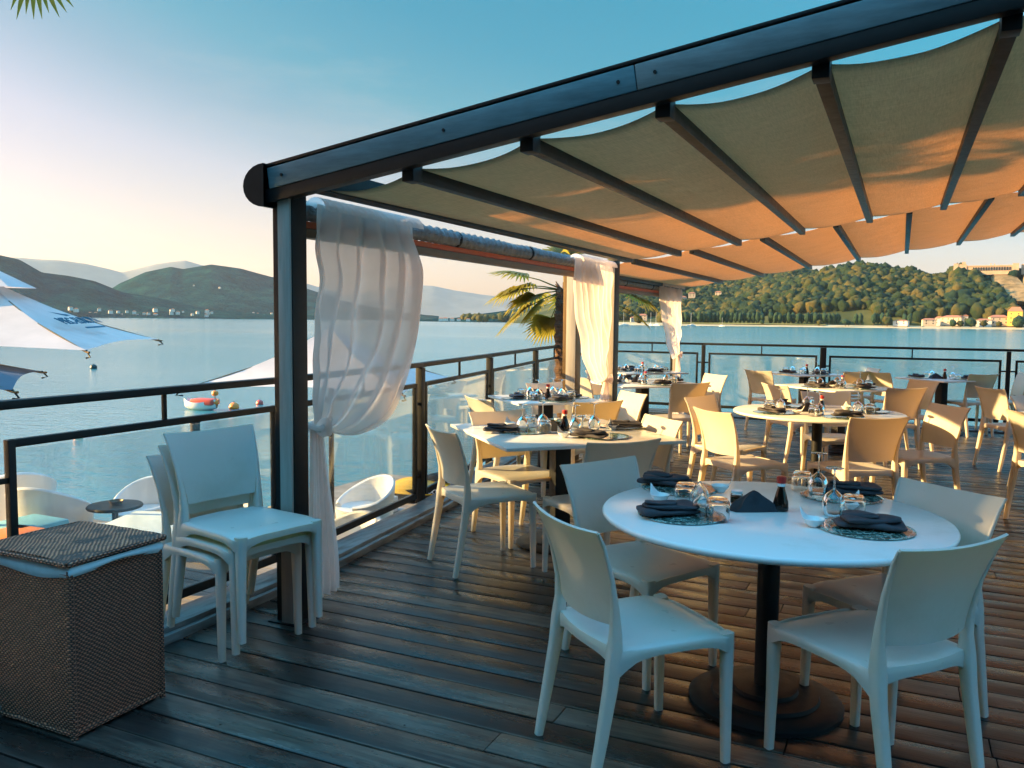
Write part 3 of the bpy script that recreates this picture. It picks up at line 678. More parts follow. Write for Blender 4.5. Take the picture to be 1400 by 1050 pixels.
# ================================================================== CURTAINS
def bez(p,t):
    a,b_,c_,d=[Vector(q) for q in p]; return a*(1-t)**3+b_*3*t*(1-t)**2+c_*3*t*t*(1-t)+d*t**3
def curtain(label,X,yl,yr,ztop,tie,tail,side,folds=7,depth=.05,pull=1.):
    """side=-1 tied at the near (small Y) post, +1 at the far post"""
    r=empty('tied_curtain',(X,tie[0],0),0,label,'curtain','white voile curtains tied to the pergola posts')
    O=Vector((X,tie[0],0))
    def top(s): return lerp(yl,yr,s)
    def g(u,w):
        s=u if side<0 else 1-u          # s=0 thread next to the tie post, 1 = farthest thread
        y0=(lerp(yl,yr,s) if side<0 else lerp(yr,yl,s)); dirn=1 if side<0 else -1
        wd=abs(yr-yl)
        P=[(0,y0,ztop),(0,lerp(y0,y0+dirn*.03,s),lerp(ztop,tie[1],.36+.06*s)),(0,lerp(tie[0]+dirn*.02,y0-dirn*wd*(.22)*pull,s),tie[1]-.02-.30*s*pull+.35*(1-s)),(0,tie[0]+dirn*.05*s,tie[1]-.015*s)]
        q=bez(P,w)
        amp=depth*(1-.75*w**3)*(.4+.6*min(1,w*6)); ph=2*PI*folds*s+1.6*math.sin(5*s+1)+.35*math.sin(1.6*w*PI+s*4)
        x=amp*(math.sin(ph)*.7+.3*math.sin(ph*1.9+1))+.02*noise.noise(Vector((s*4,w*5,side*3)))*2+.004*noise.noise(Vector((s*34,w*5,side)))+.003*math.sin(s*90+w*14)*noise.noise(Vector((s*7,w*6,2)))
        x+= .10*s*math.sin(PI*w)*pull
        return Vector((x,q.y,q.z))-Vector((0,O.y,0))
    MB().grid(g,110,70).build('drape','curtain',r,angle=180)
    def h(u,w):
        y_=lerp(tie[0]-.03,tie[0]+.05,u); y2=lerp(tail[0],tail[1],u); k=smooth01(w)**.8
        z=lerp(tie[1],tail[2],w); ph=2*PI*4*u+.6*math.sin(w*3)
        return Vector((.018*math.sin(ph)*(.5+w)+.012*math.sin(ph*2.3),lerp(y_,y2,k)-O.y,z))
    MB().grid(h,50,30).build('tail','curtain',r,angle=180)
    MB().tube([(.04*math.cos(a),.05*math.sin(a)+.01,tie[1]+.01*math.sin(3*a)) for a in [2*PI*k/14 for k in range(15)]],.017,8).build('tie_band','curtain',r)
    mb=MB()
    for sgn in (-1,1): mb.grid(lambda u,w:(.03+.03*math.sin(PI*u),.03+sgn*.02+.05*math.cos(2*PI*u)*sgn*w,tie[1]+.05*math.sin(2*PI*u)*w),12,3)
    mb.build('bow','curtain',r,angle=180)
    def c2(u,w):
        a=PI*(.0+1.05*w); return Vector((.068*math.cos(a)+.006*math.sin(u*90),lerp(yl,yr,u)-O.y,ztop-.035+.068*math.sin(a)))
    MB().grid(c2,80,10).build('header','curtain',r,angle=180)
    return r
curtain('largest white voile curtain, billowing beside the nearest pergola post',-2.63,3.34,4.25,2.03,(3.33,.93),(3.27,3.50,.06),-1,6,.058)
curtain('white voile curtain on the second pergola post, glowing gold in the sun',-2.63,6.95,7.93,2.03,(7.84,.90),(7.15,8.10,.06),1,8,.045,.45)
curtain('farthest white voile curtain, tied to the third pergola post',-3.06,11.35,12.58,2.0,(12.52,.98),(12.3,13.0,.05),1,6,.05,.8)

# ================================================================== RAILINGS
RZ=1.12
def railing(pts,label,thick=None,skip_last=False,rot=0):
    o=Vector((pts[0][0],pts[0][1],0)); r=empty('glass_railing',o,0,label,'railing','black steel and glass railings around the deck')
    def B(mb,name,mat,par=r): mb.v=[tuple(Vector(q)-o) for q in mb.v]; return mb.build(name,mat,par)
    for k,(x,y_) in enumerate(pts):
        w=.055 if not(thick and k in thick) else .09
        B(MB().box(x-w/2,x+w/2,y_-.028,y_+.028,.02,RZ-.02,.003),'post','steel')
    for (a,b_),(c_,d) in zip(pts,pts[1:]):
        p=Vector((a,b_,0));q=Vector((c_,d,0));t=(q-p).normalized()
        B(MB().beam(p+Vector((0,0,RZ-.0)),q+Vector((0,0,RZ-.0)),.055,.035,.004),'top_rail','steel')
        p2=p+t*.10;q2=q-t*.10; zb,zt=.11,.965
        mb=MB(); z=Vector((0,0,1))
        mb.beam(p2+z*zt,q2+z*zt,.03,.032,.002); mb.beam(p2+z*zb,q2+z*zb,.03,.045,.002)
        mb.beam(p2+z*(zb-.02),p2+z*(zt+.016),.032,.03,.002,up=t); mb.beam(q2+z*(zb-.02),q2+z*(zt+.016),.032,.03,.002,up=t)
        m_=(p+q)/2; mb.beam(m_+z*(zt+.016),m_+z*(RZ-.018),.018,.018,.001,up=t)
        for e,g_ in ((p,p2),(q,q2)):
            for zz in (.25,.82): mb.beam(e+z*zz,g_+z*zz,.012,.022,.001)
        B(mb,'panel_frame','steel')
        n_=t.cross(z)
        mb=MB().beam(p2+t*.013+z*(zb+zt)/2,q2-t*.013+z*(zb+zt)/2,.008,zt-zb-.05,.0)
        B(mb,'glass_pane','pane')
    return r
railing(RAIL[:3],'nearest stretch of black glass railing, behind the wicker basket and stacked chairs')
railing(RAIL[2:],'long curving stretch of black glass railing along the left side of the deck')
YF=13.62
def xf(px): d=ray(px,475); return d.x*YF/d.y
railing([(-4.62,YF),(xf(962),YF),(xf(1126),YF),(xf(1380),YF),(xf(1380)+2.9,YF),(xf(1380)+5.6,YF)],'straight black glass railing across the far end of the deck',thick={2})
# ================================================================== CHAIRS
def make_chair():
    r=empty('dining_chair',(0,0,0),0,'','chair','white moulded plastic dining chairs')
    # seat with skirt
    NU,NV=16,14
    def top(u,w):
        s=2*u-1; hw=.212+.012*w; y0=-.212-.034*(1-s*s); y1=.222+.006*(1-s*s); y_=lerp(y0,y1,w); x=s*hw
        rc=.04; # rounded corners
        if w>.8: x*=1-.07*((w-.8)/.2)**3*abs(s)**3
        z=.452+.004*w-.012*(1-s*s)*math.sin(PI*min(1,w*1.1))-.022*max(0,(w-.72)/.28)**2.2-.007*abs(s)**8
        return Vector((x,y_,z))
    mb=MB(); mb.grid(top,NU,NV)
    W=NU+1
    bd=[(i,0) for i in range(NU)]+[(NU,j) for j in range(NV)]+[(i,NV) for i in range(NU,0,-1)]+[(0,j) for j in range(NV,0,-1)]
    n=len(bd); top_i=[j*W+i for i,j in bd]; base=len(mb.v); rings=[]
    def skirt(i,j,dz,inset):
        u=i/NU;w=j/NV; p=top(u,w); s=2*u-1
        front=min(1,max(0,(w-.0))); cx=abs(s); 
        dcorner=min(math.hypot((1-cx)*.21,(1-w)*.43),math.hypot((1-cx)*.21,w*.43*.9+.0))
        low=.036+.055*math.exp(-(dcorner/.045)**1.3)
        return Vector((p.x*(1-inset*.9)+0,p.y+(-inset*.2*(w-.5)),.452-low*dz-.0))
    for dz,ins in ((.25,-.022),(.6,-.026),(1.,-.012),(1.,.045),(.3,.06)):
        rings.append([len(mb.v)+k for k in range(n)]); mb.v+=[tuple(skirt(i,j,dz,ins)) for i,j in bd]
    allr=[top_i]+rings
    for a,b_ in zip(allr,allr[1:]):
        for k in range(n): mb.f.append((a[k],a[(k+1)%n],b_[(k+1)%n],b_[k]))
    mb.f.append(tuple(rings[-1]))
    mb.build('seat','chair',r,angle=50)
    # back shell
    def bk(u,w):
        s=2*u-1; hw=.174+.056*w**1.1; x=s*hw
        z=.520+.308*w+.010*s*s*w-.006*(1-s*s)*(1-w)+ (0 if w<.97 else 0)
        y_=-.212-.012*w-.080*w*w-.036*(1-s*s)*(1-.35*w)
        return Vector((x,y_,z))
    MB().slab(bk,18,16,.009).build('backrest','chair',r,angle=60)
    for sx in (-1,1):
        MB().tube([(sx*.196,.204,.445),(sx*.199,.207,.40),(sx*.201,.209,.2),(sx*.203,.212,0)],[(.0235,.024),(.0205,.021),(.0165,.0175),(.014,.015)],12,.55).build('leg','chair',r,angle=50)
        MB().tube([(sx*.199,-.292,0),(sx*.199,-.262,.16),(sx*.197,-.232,.33),(sx*.196,-.220,.43),(sx*.194,-.216,.50),(sx*.198,-.222,.58),(sx*.208,-.243,.68),(sx*.222,-.282,.79),(sx*.229,-.303,.832)],
          [(.015,.014),(.0175,.018),(.020,.022),(.0215,.025),(.017,.019),(.012,.013),(.009,.009),(.0065,.006),(.004,.004)],12,.55).build('leg','chair',r,angle=50)
    return r
CH=make_chair(); st={}
chairs=[ # x,y,heading,label
(-.77,2.73,318,'foreground white chair left of the front round table, its back turned to us'),
(-.065,2.93,50,'foreground white chair right of the front round table, its back turned to us'),
(-.96,3.45,242,'teal-shaded white chair behind the left edge of the front round table, facing it'),
(.0,3.42,140,'white chair behind the right edge of the front round table, backrest above rim'),
(-2.23,4.45,322,'white chair alone at the left corner of the square table nearest the glass railing'),
(-2.30,5.09,237,'white chair tucked behind the square railing table, backrest part hidden by the tabletop'),
(-1.55,4.46,50,'dark shaded chair between the square railing table and the front round table'),
(-1.62,5.20,137,'pale chair right of the square railing table, only its top edge above the tabletop'),
(-2.95,6.30,325,'cream sunlit chair left of the small square table before the palm'),
(-2.40,6.47,52,'amber-shaded chair with its back to us at the small square table before the palm'),
(-2.37,7.02,137,'bright white sunlit chair right of the small square table before the palm'),
(-3.05,7.75,240,'pale chair behind the small square table, in front of the golden curtain'),
(-2.20,8.95,45,'orange-shaded chair with its back to us right of the table by the second post'),
(-3.15,9.2,322,'sunlit chair left of the pedestal of the table beside the second post'),
(-2.25,10.1,137,'very bright chair top beyond the table beside the second post'),
(-3.3,10.2,240,'chair beyond the table beside the second post, seen under its top near the railing'),
(-1.02,6.31,317,'large cream sunlit chair in front left of the sunlit round table'),
(-1.27,7.08,250,'deep orange chair standing just behind the large cream chair'),
(-.29,6.45,37,'dark brown shaded chair with its back to us at the sunlit round table'),
(.12,7.25,125,'cream chair right of the dark brown chair at the sunlit round table'),
(-.50,8.0,203,'cream chair on the far side of the sunlit round table, behind its pedestal'),
(-1.56,11.79,327,'brightest white chair against the water at the far left table'),
(-.95,9.2,312,'small amber chair left of the middle square table'),
(-.11,9.48,38,'brown-shaded chair with its back to us at the right of the middle square table'),
(.02,10.35,129,'cream chair just behind the right end of the middle square table'),
(-.75,12.3,50,'small orange chair at the right of the far left table'),
(-.62,13.05,112,'lilac-white chair leaning up against the far railing behind the far left table'),
(.81,12.70,39,'orange chair with its back to us right of the far right table'),
(-.03,12.35,310,'cream chair left of the far right table'),
(1.25,13.05,104,'lilac-white chair seen from the side between the far right table and the railing'),
(1.10,9.9,300,'cream chair seen edge-on left of the table at the right edge of the photo'),
(1.12,7.35,318,'orange-brown chair cut by the right edge of the picture beside a bright tabletop'),
(1.02,5.05,300,'dark chair cut by the right edge of the picture, nearest on that side'),
(1.3,8.75,235,'brown chair back above the bright tabletop at the right edge'),
]
for x,y_,h,l in chairs: first_or_copy(st,CH,(x,y_,0),R(h),l)
# stack of three
for k,l in enumerate(('lowest chair of the stack beside the wicker basket','middle chair of the stack beside the wicker basket','topmost chair of the stack, with its seat open to view')):
    hd=R(258); f=(-.045,.055,.10)[k]; x=-2.70+(-math.sin(hd))*f; y_=2.86+math.cos(hd)*f
    first_or_copy(st,CH,(x,y_,.058*k+.001),hd,l)

# ================================================================== TABLES
def ped_square(r,h):
    MB().box(-.055,.055,-.055,.055,.02,h-.03,.006).build('column','black',r)
    mb=MB(); mb.lathe([(.285,0),(.285,.012),(.27,.02),(.20,.024),(.195,.036),(.12,.04),(.115,.055),(0,.055)],40); mb.build('base_plate','black',r)
    mb=MB().box(-.2,.2,-.03,.03,h-.032,h-.024).box(-.03,.03,-.2,.2,h-.024,h-.0205); mb.build('support','black',r)
def ped_round(r,h):
    MB().lathe([(.048,.04),(.042,.08),(.042,h-.03),(.06,h-.022)],28).build('column','black',r)
    MB().lathe([(.29,0),(.29,.016),(.275,.026),(.205,.032),(.20,.046),(.125,.052),(.12,.066),(.055,.075),(0,.075)],56).build('base_plate','black',r)
    mb=MB().box(-.25,.25,-.03,.03,h-.035,h-.026).box(-.03,.03,-.25,.25,h-.026,h-.0205); mb.build('support','black',r)
TH=.745
def square_table(x,y_,side,label,rz=45):
    r=empty('square_table',(x,y_,0),R(rz),label,'table'); s=side/2
    MB().box(-s,s,-s,s,TH-.02,TH,.004).build('tabletop','top',r); ped_square(r,TH); return r
def round_table(x,y_,rad,label):
    r=empty('round_table',(x,y_,0),0,label,'table')
    MB().lathe([(0,TH-.026),(rad-.012,TH-.026),(rad-.002,TH-.020),(rad,TH-.010),(rad-.004,TH-.002),(rad-.008,TH),(0,TH)],120,cap=False).build('tabletop','top',r,angle=50); ped_round(r,TH); return r
# ================================================================== TABLEWARE
Z=TH+.001
def lumps(p,s,a): return a*noise.noise(Vector(p)*s)
def make_napkin(seed):
    mb=MB()
    def pillow(Lx,Wy,Hz,z0,rot,off,sd):
        ca,sa=math.cos(rot),math.sin(rot)
        def f_(u,w):
            th=2*PI*u; ph=PI*(w-.5); e1,e2=.32,.55
            cx=math.copysign(abs(math.cos(th))**e1,math.cos(th)); sx=math.copysign(abs(math.sin(th))**e1,math.sin(th)); cp=abs(math.cos(ph))**e2; sp_=math.copysign(abs(math.sin(ph))**e2,math.sin(ph))
            x=Lx/2*cx*cp; y_=Wy/2*sx*cp*(1-.22*cx*math.cos(sd)); z=Hz/2*sp_
            q=Vector((x*9,y_*16,sd)); d=noise.noise(q)
            z+=Hz*.38*d*(1 if sp_>0 else .2)+Hz*.22*math.sin(x*38+y_*30+sd)*max(0,sp_)
            y_+=.010*math.sin(x*16+sd)+.006*noise.noise(Vector((x*22,w*4,sd)))
            return Vector((ca*x-sa*y_+off[0],sa*x+ca*y_+off[1],max(.001,z0+z)))
        mb.grid(f_,48,18)
    pillow(.235,.120,.024,.016,0,(0,0),seed); pillow(.200,.090,.020,.033,.14+seed*.05,(.006,.004),seed+3); pillow(.120,.046,.016,.046,-.25,(-.03,.0),seed+5)
    return tag(mb.build('folded_napkin','napkin',angle=180),None,'napkin','dark folded napkins laid at the places')
NAP=[make_napkin(0.3),make_napkin(2.1)]
def make_plate():
    o=MB().lathe([(0,0),(.150,0),(.163,.002),(.165,.004),(.163,.006),(.150,.0055),(0,.005)],48,cap=False)
    return tag(o.build('glass_placemat_plate','mat',angle=60),None,'plate','green patterned glass plates at the places')
PLATE=make_plate()
def make_wine():
    r=empty('wine_glass',(0,0,0),0,'','wine glass','upturned wine glasses')
    MB().lathe([(.034,0),(.037,.012),(.041,.035),(.040,.055),(.030,.078),(.014,.092),(.005,.100),(.0042,.103),(.013,.089),(.0285,.0755),(.0385,.055),(.0395,.035),(.0355,.012),(.0327,0)],28,closed=True,cap=False).build('bowl','wineglass',r,angle=80)
    MB().lathe([(.0048,.098),(.0035,.115),(.0033,.155),(.004,.17),(.009,.176)],12).build('stem','wineglass',r,angle=80)
    MB().lathe([(0,.174),(.01,.175),(.032,.1785),(.034,.180),(.032,.1815),(0,.1815)],32,cap=False).build('foot','wineglass',r,angle=80)
    return r
WINE=make_wine()
def make_tumbler():
    o=MB().lathe([(.038,0),(.041,.02),(.042,.045),(.039,.068),(.032,.08),(.0,.083),(.0,.072),(.028,.070),(.036,.062),(.039,.045),(.0385,.02),(.0362,0)],28,cap=False,closed=False)
    return tag(o.build('tumbler','wineglass',angle=80),None,'glass','upturned stemless tumblers')
TUMB=make_tumbler()
def make_bowl():
    prof=[(0,.002),(.018,.0),(.02,.004),(.034,.016),(.042,.032),(.040,.033),(.032,.018),(.016,.008),(0,.007)]
    mb=MB().lathe(prof,32,cap=False); v=[]
    for x,y_,z in mb.v:
        a=math.atan2(y_,x); k=max(0,math.cos(a))**10*(min(1,math.hypot(x,y_)/.042))**3
        v.append((x+.014*k,y_*(1-.5*k),z+.042*k))
    mb.v=v; return tag(mb.build('sauce_dish','porcelain',angle=70),None,'sauce dish','small white sauce dishes with a raised tail')
BOWL=make_bowl()
def make_bottle():
    r=empty('soy_sauce_bottle',(0,0,0),0,'','bottle','soy sauce bottles with red caps')
    MB().lathe([(.024,0),(.029,.003),(.030,.012),(.028,.035),(.019,.07),(.0135,.088),(.013,.098)],32).build('body','soy',r)
    MB().lathe([(.0152,.096),(.0155,.108),(.0150,.110)],24).build('neck_ring','porcelain',r)
    MB().lathe([(.017,.108),(.0185,.128),(.0175,.133),(.010,.135),(0,.135)],24).build('cap','redcap',r)
    return r
BOT=make_bottle()
def make_tent():
    # black pyramid-folded cloth parcel
    def f_(u,w):
        a=2*PI*u; rr=(.062*(1-w)**.85+.003); c_,s_=math.cos(a),math.sin(a); k=1/max(abs(c_),abs(s_))**.8
        return Vector((rr*c_*k*1.25+.008*math.sin(w*7+u*20)*(1-w),rr*s_*k*.75,.064*w+.006*math.sin(u*30)*w*(1-w)*2))
    return tag(MB().grid(f_,40,12).build('black_napkin_pyramid','blackcloth',angle=40),None,'napkin holder','black pointed cloth parcels')
TENT=make_tent()
def make_jar():
    r=empty('condiment_jar',(0,0,0),0,'','jar','small glass condiment jars'); MB().lathe([(.022,0),(.026,.004),(.026,.038),(.022,.044)],24).build('glass','wineglass',r)
    MB().lathe([(.0,.004),(.020,.004),(.021,.028),(0,.029)],20).build('filling','cap_white',r); MB().lathe([(.024,.044),(.024,.055),(0,.056)],24).build('lid','porcelain',r); return r
JAR=make_jar()
SW={}
def put(o,x,y_,z,rz,label,sc=None): return first_or_copy(SW,o,(x,y_,z),rz,label,sc)
def setting(tx,ty,ang,rad,tname,pos,full=True,napi=0,sc=1.):
    """one cover laid at direction ang (deg) from the table centre"""
    a=R(ang); d=Vector((math.cos(a),math.sin(a))); s=Vector((-d.y,d.x))
    def q(r_,t): return (tx+d.x*r_+s.x*t,ty+d.y*r_+s.y*t)
    x,y_=q(rad,0); put(PLATE,x,y_,Z,a,f'green patterned plate at the {pos} place of the {tname}')
    x,y_=q(rad+.02,.02); put(NAP[napi%2],x,y_,Z+.006,a+PI/2+rng.uniform(-.5,.5),f'dark folded napkin at the {pos} place of the {tname}')
    x,y_=q(rad-.16,-.12); put(WINE,x,y_,Z,0,f'upturned wine glass at the {pos} place of the {tname}')
    x,y_=q(rad-.10,-.19); put(TUMB,x,y_,Z,0,f'upturned tumbler at the {pos} place of the {tname}')
    if full: x,y_=q(rad-.13,.13); put(BOWL,x,y_,Z,a+rng.uniform(-1,3),f'white sauce dish at the {pos} place of the {tname}')
def centre(tx,ty,tname,tent=True,jar=True,a=0):
    put(BOT,tx+.03,ty-.02,Z,0,f'soy sauce bottle with red cap on the {tname}')
    if tent: put(TENT,tx-.08,ty-.02,Z,R(25),f'black pointed cloth parcel in the middle of the {tname}')
    if jar: put(JAR,tx-.06,ty+.10,Z,0,f'small condiment jar in the middle of the {tname}')
# --- front round table, every piece where the photo shows it
T1=round_table(-.425,3.275,.642,'round white table in the foreground on a black pedestal')
tn='front round table'
def pp(o,px,py,rz,label,z=Z,sc=None): p=at(px,py,z); return put(o,p.x,p.y,z,rz,label,sc)
pp(PLATE,932,704,0,f'green patterned glass plate at the near left place of the {tn}')
pp(PLATE,1183,723,1.3,f'green patterned glass plate at the near right place of the {tn}')
pp(PLATE,930,668,2,f'green patterned glass plate at the far left place of the {tn}')
pp(PLATE,1150,679,2.7,f'green patterned glass plate at the far right place of the {tn}')
pp(NAP[0],914,703,R(28),f'dark folded napkin at the near left place of the {tn}',Z+.006)
pp(NAP[1],1188,722,R(12),f'dark folded napkin at the near right place of the {tn}',Z+.006)
pp(NAP[1],908,663,R(5),f'dark folded napkin at the far left place of the {tn}',Z+.006)
pp(NAP[0],1166,675,R(10),f'dark folded napkin at the far right place of the {tn}',Z+.006)
pp(TUMB,981,712,0,f'upturned tumbler at the near left place of the {tn}',sc=1.05)
pp(WINE,1139,704,0,f'upturned wine glass at the near right place of the {tn}')
pp(TUMB,1166,707,0,f'upturned tumbler at the near right place of the {tn}',sc=1.05)
pp(TUMB,937,689,0,f'upturned tumbler at the far left place of the {tn}',sc=1.05)
pp(TUMB,1096,671,0,f'upturned tumbler at the far right place of the {tn}',sc=1.05)
pp(WINE,1118,677,0,f'upturned wine glass at the far right place of the {tn}')
STEMLESS=tag(MB().lathe([(.036,0),(.041,.02),(.040,.04),(.030,.062),(.014,.078),(.004,.092),(.002,.096),(0,.097),(0,.090),(.010,.078),(.028,.0605),(.038,.04),(.0388,.02),(.0345,0)],28,cap=False).build('pointed_glass','wineglass',angle=80),None,'glass','upturned tapering glasses')
pp(STEMLESS,960,706,0,f'tapering upturned glass beside the tumbler at the near left place of the {tn}')
pp(STEMLESS,956,690,0,f'tapering upturned glass beside the tumbler at the far left place of the {tn}')
pp(BOWL,902,686,R(150),f'white sauce dish at the near left place of the {tn}',sc=.95)
pp(BOWL,985,673,R(10),f'white sauce dish at the far left place of the {tn}',sc=.95)
pp(BOWL,1112,720,R(165),f'white sauce dish at the near right place of the {tn}')
pp(BOWL,1163,694,R(60),f'white sauce dish behind the tumbler on the right of the {tn}',sc=.9)
pp(BOT,1067,698,0,f'soy sauce bottle with red cap on the {tn}')
pp(TENT,1030,696,R(30),f'black pointed cloth parcel in the middle of the {tn}',sc=1.15)
pp(JAR,1007,688,0,f'small condiment jar in the middle of the {tn}',sc=.95)
# --- square table near the railing
square_table(-2.0,5.06,1.17,'square white table nearest the glass railing, on a square black column')
tn='square railing table'
pp(PLATE,716,590,0,f'green patterned glass plate at the left place of the {tn}'); pp(NAP[0],686,590,R(20),f'dark folded napkin at the left place of the {tn}',Z+.006)
pp(BOWL,697,583,R(140),f'white sauce dish at the left place of the {tn}',sc=.9)
pp(PLATE,825,597,1,f'green patterned glass plate at the near place of the {tn}'); pp(NAP[1],805,598,R(0),f'dark folded napkin at the near place of the {tn}',Z+.006)
pp(BOWL,771,598,R(160),f'white sauce dish at the near place of the {tn}')
pp(PLATE,850,583,1,f'green patterned glass plate at the right place of the {tn}'); pp(NAP[0],855,585,R(20),f'dark folded napkin at the right place of the {tn}',Z+.006); pp(BOWL,838,587,R(130),f'white sauce dish at the right place of the {tn}')
pp(PLATE,760,577,1,f'green patterned glass plate at the far place of the {tn}')
for i,(px,py) in enumerate(((714,590),(742,586),(786,592),(812,588))): pp(WINE,px,py,0,('first','second','third','fourth')[i]+f' wine glass from the left on the {tn}')
for i,(px,py) in enumerate(((725,584),(745,592),(804,584),(789,584))): pp(TUMB,px,py,0,('leftmost','near middle','rightmost','far middle')[i]+f' upturned tumbler on the {tn}')
pp(BOT,772,588,0,f'soy sauce bottle with red cap on the {tn}'); pp(TENT,752,588,R(20),f'black pointed cloth parcel in the middle of the {tn}'); pp(JAR,762,582,0,f'small condiment jar in the middle of the {tn}')
# --- the other tables
square_table(-3.0,7.2,.86,'small square table by the railing in front of the palm'); tn='small square table before the palm'
for i,(an,ps) in enumerate(((225,'near left'),(315,'near right'),(45,'far right'),(135,'far left'))): setting(-3.0,7.2,an,.27,tn,ps,i<2,i)
centre(-3.0,7.2,tn,False,False)
square_table(-2.78,9.7,1.15,'square table beside the second pergola post'); tn='table beside the second post'
for i,(an,ps) in enumerate(((225,'near left'),(315,'near right'),(45,'far right'),(135,'far left'))): setting(-2.78,9.7,an,.40,tn,ps,i<2,i)
centre(-2.78,9.7,tn)
square_table(-3.45,11.9,1.0,'square table farthest left, in front of the third curtain'); tn='table before the third curtain'
for i,(an,ps) in enumerate(((225,'near left'),(315,'near right'),(45,'far right'),(135,'far left'))): setting(-3.45,11.9,an,.34,tn,ps,False,i)
centre(-3.45,11.9,tn,True,False)
round_table(-.60,7.28,.675,'sunlit round table in the middle distance on a black pedestal'); tn='sunlit round table'
for i,(an,ps) in enumerate(((225,'near left'),(300,'near right'),(30,'far right'),(135,'far left'))): setting(-.60,7.28,an,.44,tn,ps,True,i)
centre(-.60,7.28,tn)
square_table(-.62,10.3,1.02,'square table in the middle, just behind the sunlit round table'); tn='middle square table'
for i,(an,ps) in enumerate(((225,'near left'),(315,'near right'),(45,'far right'),(135,'far left'))): setting(-.62,10.3,an,.34,tn,ps,i<2,i)
centre(-.62,10.3,tn)
square_table(-1.25,12.75,.86,'square table far left against the water'); tn='far left waterside table'
for i,(an,ps) in enumerate(((225,'near left'),(315,'near right'),(45,'far right'))): setting(-1.25,12.75,an,.28,tn,ps,False,i)
centre(-1.25,12.75,tn,False,False)
square_table(.52,12.6,.82,'square table far right against the water, its black column in full view'); tn='far right waterside table'
for i,(an,ps) in enumerate(((180,'left'),(0,'right'))): setting(.52,12.6,an,.28,tn,ps,False,i)
centre(.52,12.6,tn,True,False)
square_table(1.66,8.06,1.17,'bright square tabletop cut by the right edge of the picture'); tn='table cut by the right edge'
setting(1.66,8.06,225,.4,tn,'near left',True,0)

# ================================================================== WICKER BASKET
bk=empty('wicker_laundry_basket',(-2.770,2.085,0),0,'tall brown woven wicker basket with lid and pale blue liner at the left','basket')
mb=MB(); hx,hy=.228,.19
def wall(u,w):
    # rounded-square loop
    t=(u%1)*4; k=int(t); f_=t-k; c_=[(-hx,-hy),(hx,-hy),(hx,hy),(-hx,hy)]
    a=c_[k%4]; b_=c_[(k+1)%4]; x=lerp(a[0],b_[0],f_); y_=lerp(a[1],b_[1],f_)
    bul=1+.012*math.sin(PI*w)+.004*noise.noise(Vector((x*8,y_*8,w*6)))
    return Vector((x*bul,y_*bul,.012+w*.585))
mb.grid(wall,120,40); mb.box(-hx+.01,hx-.01,-hy+.01,hy-.01,.012,.03); mb.build('body','wicker',bk,angle=60)
for x in (-hx,hx):
    for y_ in (-hy,hy): MB().tube([(x,y_,0),(x,y_,.3),(x,y_,.6)],.011,8).build('corner_cane','wicker',bk)
for z in (.02,.59):
    mb=MB()
    for a,b_ in (((-hx,-hy),(hx,-hy)),((hx,-hy),(hx,hy)),((hx,hy),(-hx,hy)),((-hx,hy),(-hx,-hy))): mb.tube([(a[0],a[1],z),(b_[0],b_[1],z)],.010,8)
    mb.build('rim','wicker',bk)
def lin(u,w):
    p=wall(u,1); k=1.02+.035*math.sin(PI*w); return Vector((p.x*k,p.y*k,lerp(.612,.575+.012*noise.noise(Vector((u*9,0,0)))-.01*math.sin(u*4*PI),w)))
MB().grid(lin,96,5).build('liner','liner',bk,angle=180)
lid=MB().slab(lambda u,w:Vector(((u-.5)*.475,(w-.5)*.415,.622+.006*math.sin(PI*u)+.004*noise.noise(Vector((u*5,w*5,0))))),60,50,.014)
lid.build('lid','wicker',bk,angle=60); mb=MB()
for a,b_ in (((-.238,-.208),(.238,-.208)),((.238,-.208),(.238,.208)),((.238,.208),(-.238,.208)),((-.238,.208),(-.238,-.208))): mb.tube([(a[0],a[1],.626),((a[0]+b_[0])/2,(a[1]+b_[1])/2,.629),(b_[0],b_[1],.626)],.0105,8)
mb.build('lid_rim','wicker',bk)

# ================================================================== LOWER DECK LOUNGE
def make_lounge():
    r=empty('lounge_armchair',(0,0,DOCKZ),0,'','lounge armchair','white moulded lounge armchairs on the lower dock')
    A=R(150)
    def h_(a): return .40+.33*(.5+.5*math.cos(a*1.15))**1.3
    def outer(u,w):
        a=lerp(-A,A,u); rr=.40+.04*math.cos(a)+.035*w*w; return Vector((rr*math.sin(a),-rr*math.cos(a)*.95,lerp(.0,h_(a),w)))
    def inner(u,w):
        a=lerp(-A,A,u); rr=.345+.04*math.cos(a)+.03*w; return Vector((rr*math.sin(a),-rr*math.cos(a)*.95,lerp(.33,h_(a),w)))
    def rim(u,w):
        a=lerp(-A,A,u); p=outer(u,1);q=inner(u,1); m_=p.lerp(q,w); m_.z+=.022*math.sin(PI*w); return m_
    mb=MB().grid(outer,48,12).grid(inner,48,10).grid(rim,48,5)
    for u in (0,1): mb.add([outer(u,0),outer(u,1),inner(u,1),inner(u,0)],[(0,1,2,3)])
    mb.build('shell','lounge',r,angle=50)
    def seat(u,w):
        a=2*PI*u; rr=w*.385; return Vector((rr*math.sin(a),-rr*math.cos(a)*.97+.02,.36-.02*(1-w*w)-.03*max(0,w-.9)*10*.5))
    mb=MB().grid(seat,40,8); mb.lathe([(.30,0),(.37,.2),(.385,.345)],40,(0,.02,0),cap=False); mb.build('seat','lounge',r,angle=60)
    return r
LG=make_lounge(); st={}
def lg(px,py,ztop,rz,l): p=at(px,py,ztop); first_or_copy(st,LG,(p.x,p.y,DOCKZ),R(rz),l,.95 if px<130 else .80)
ZT=DOCKZ+.62
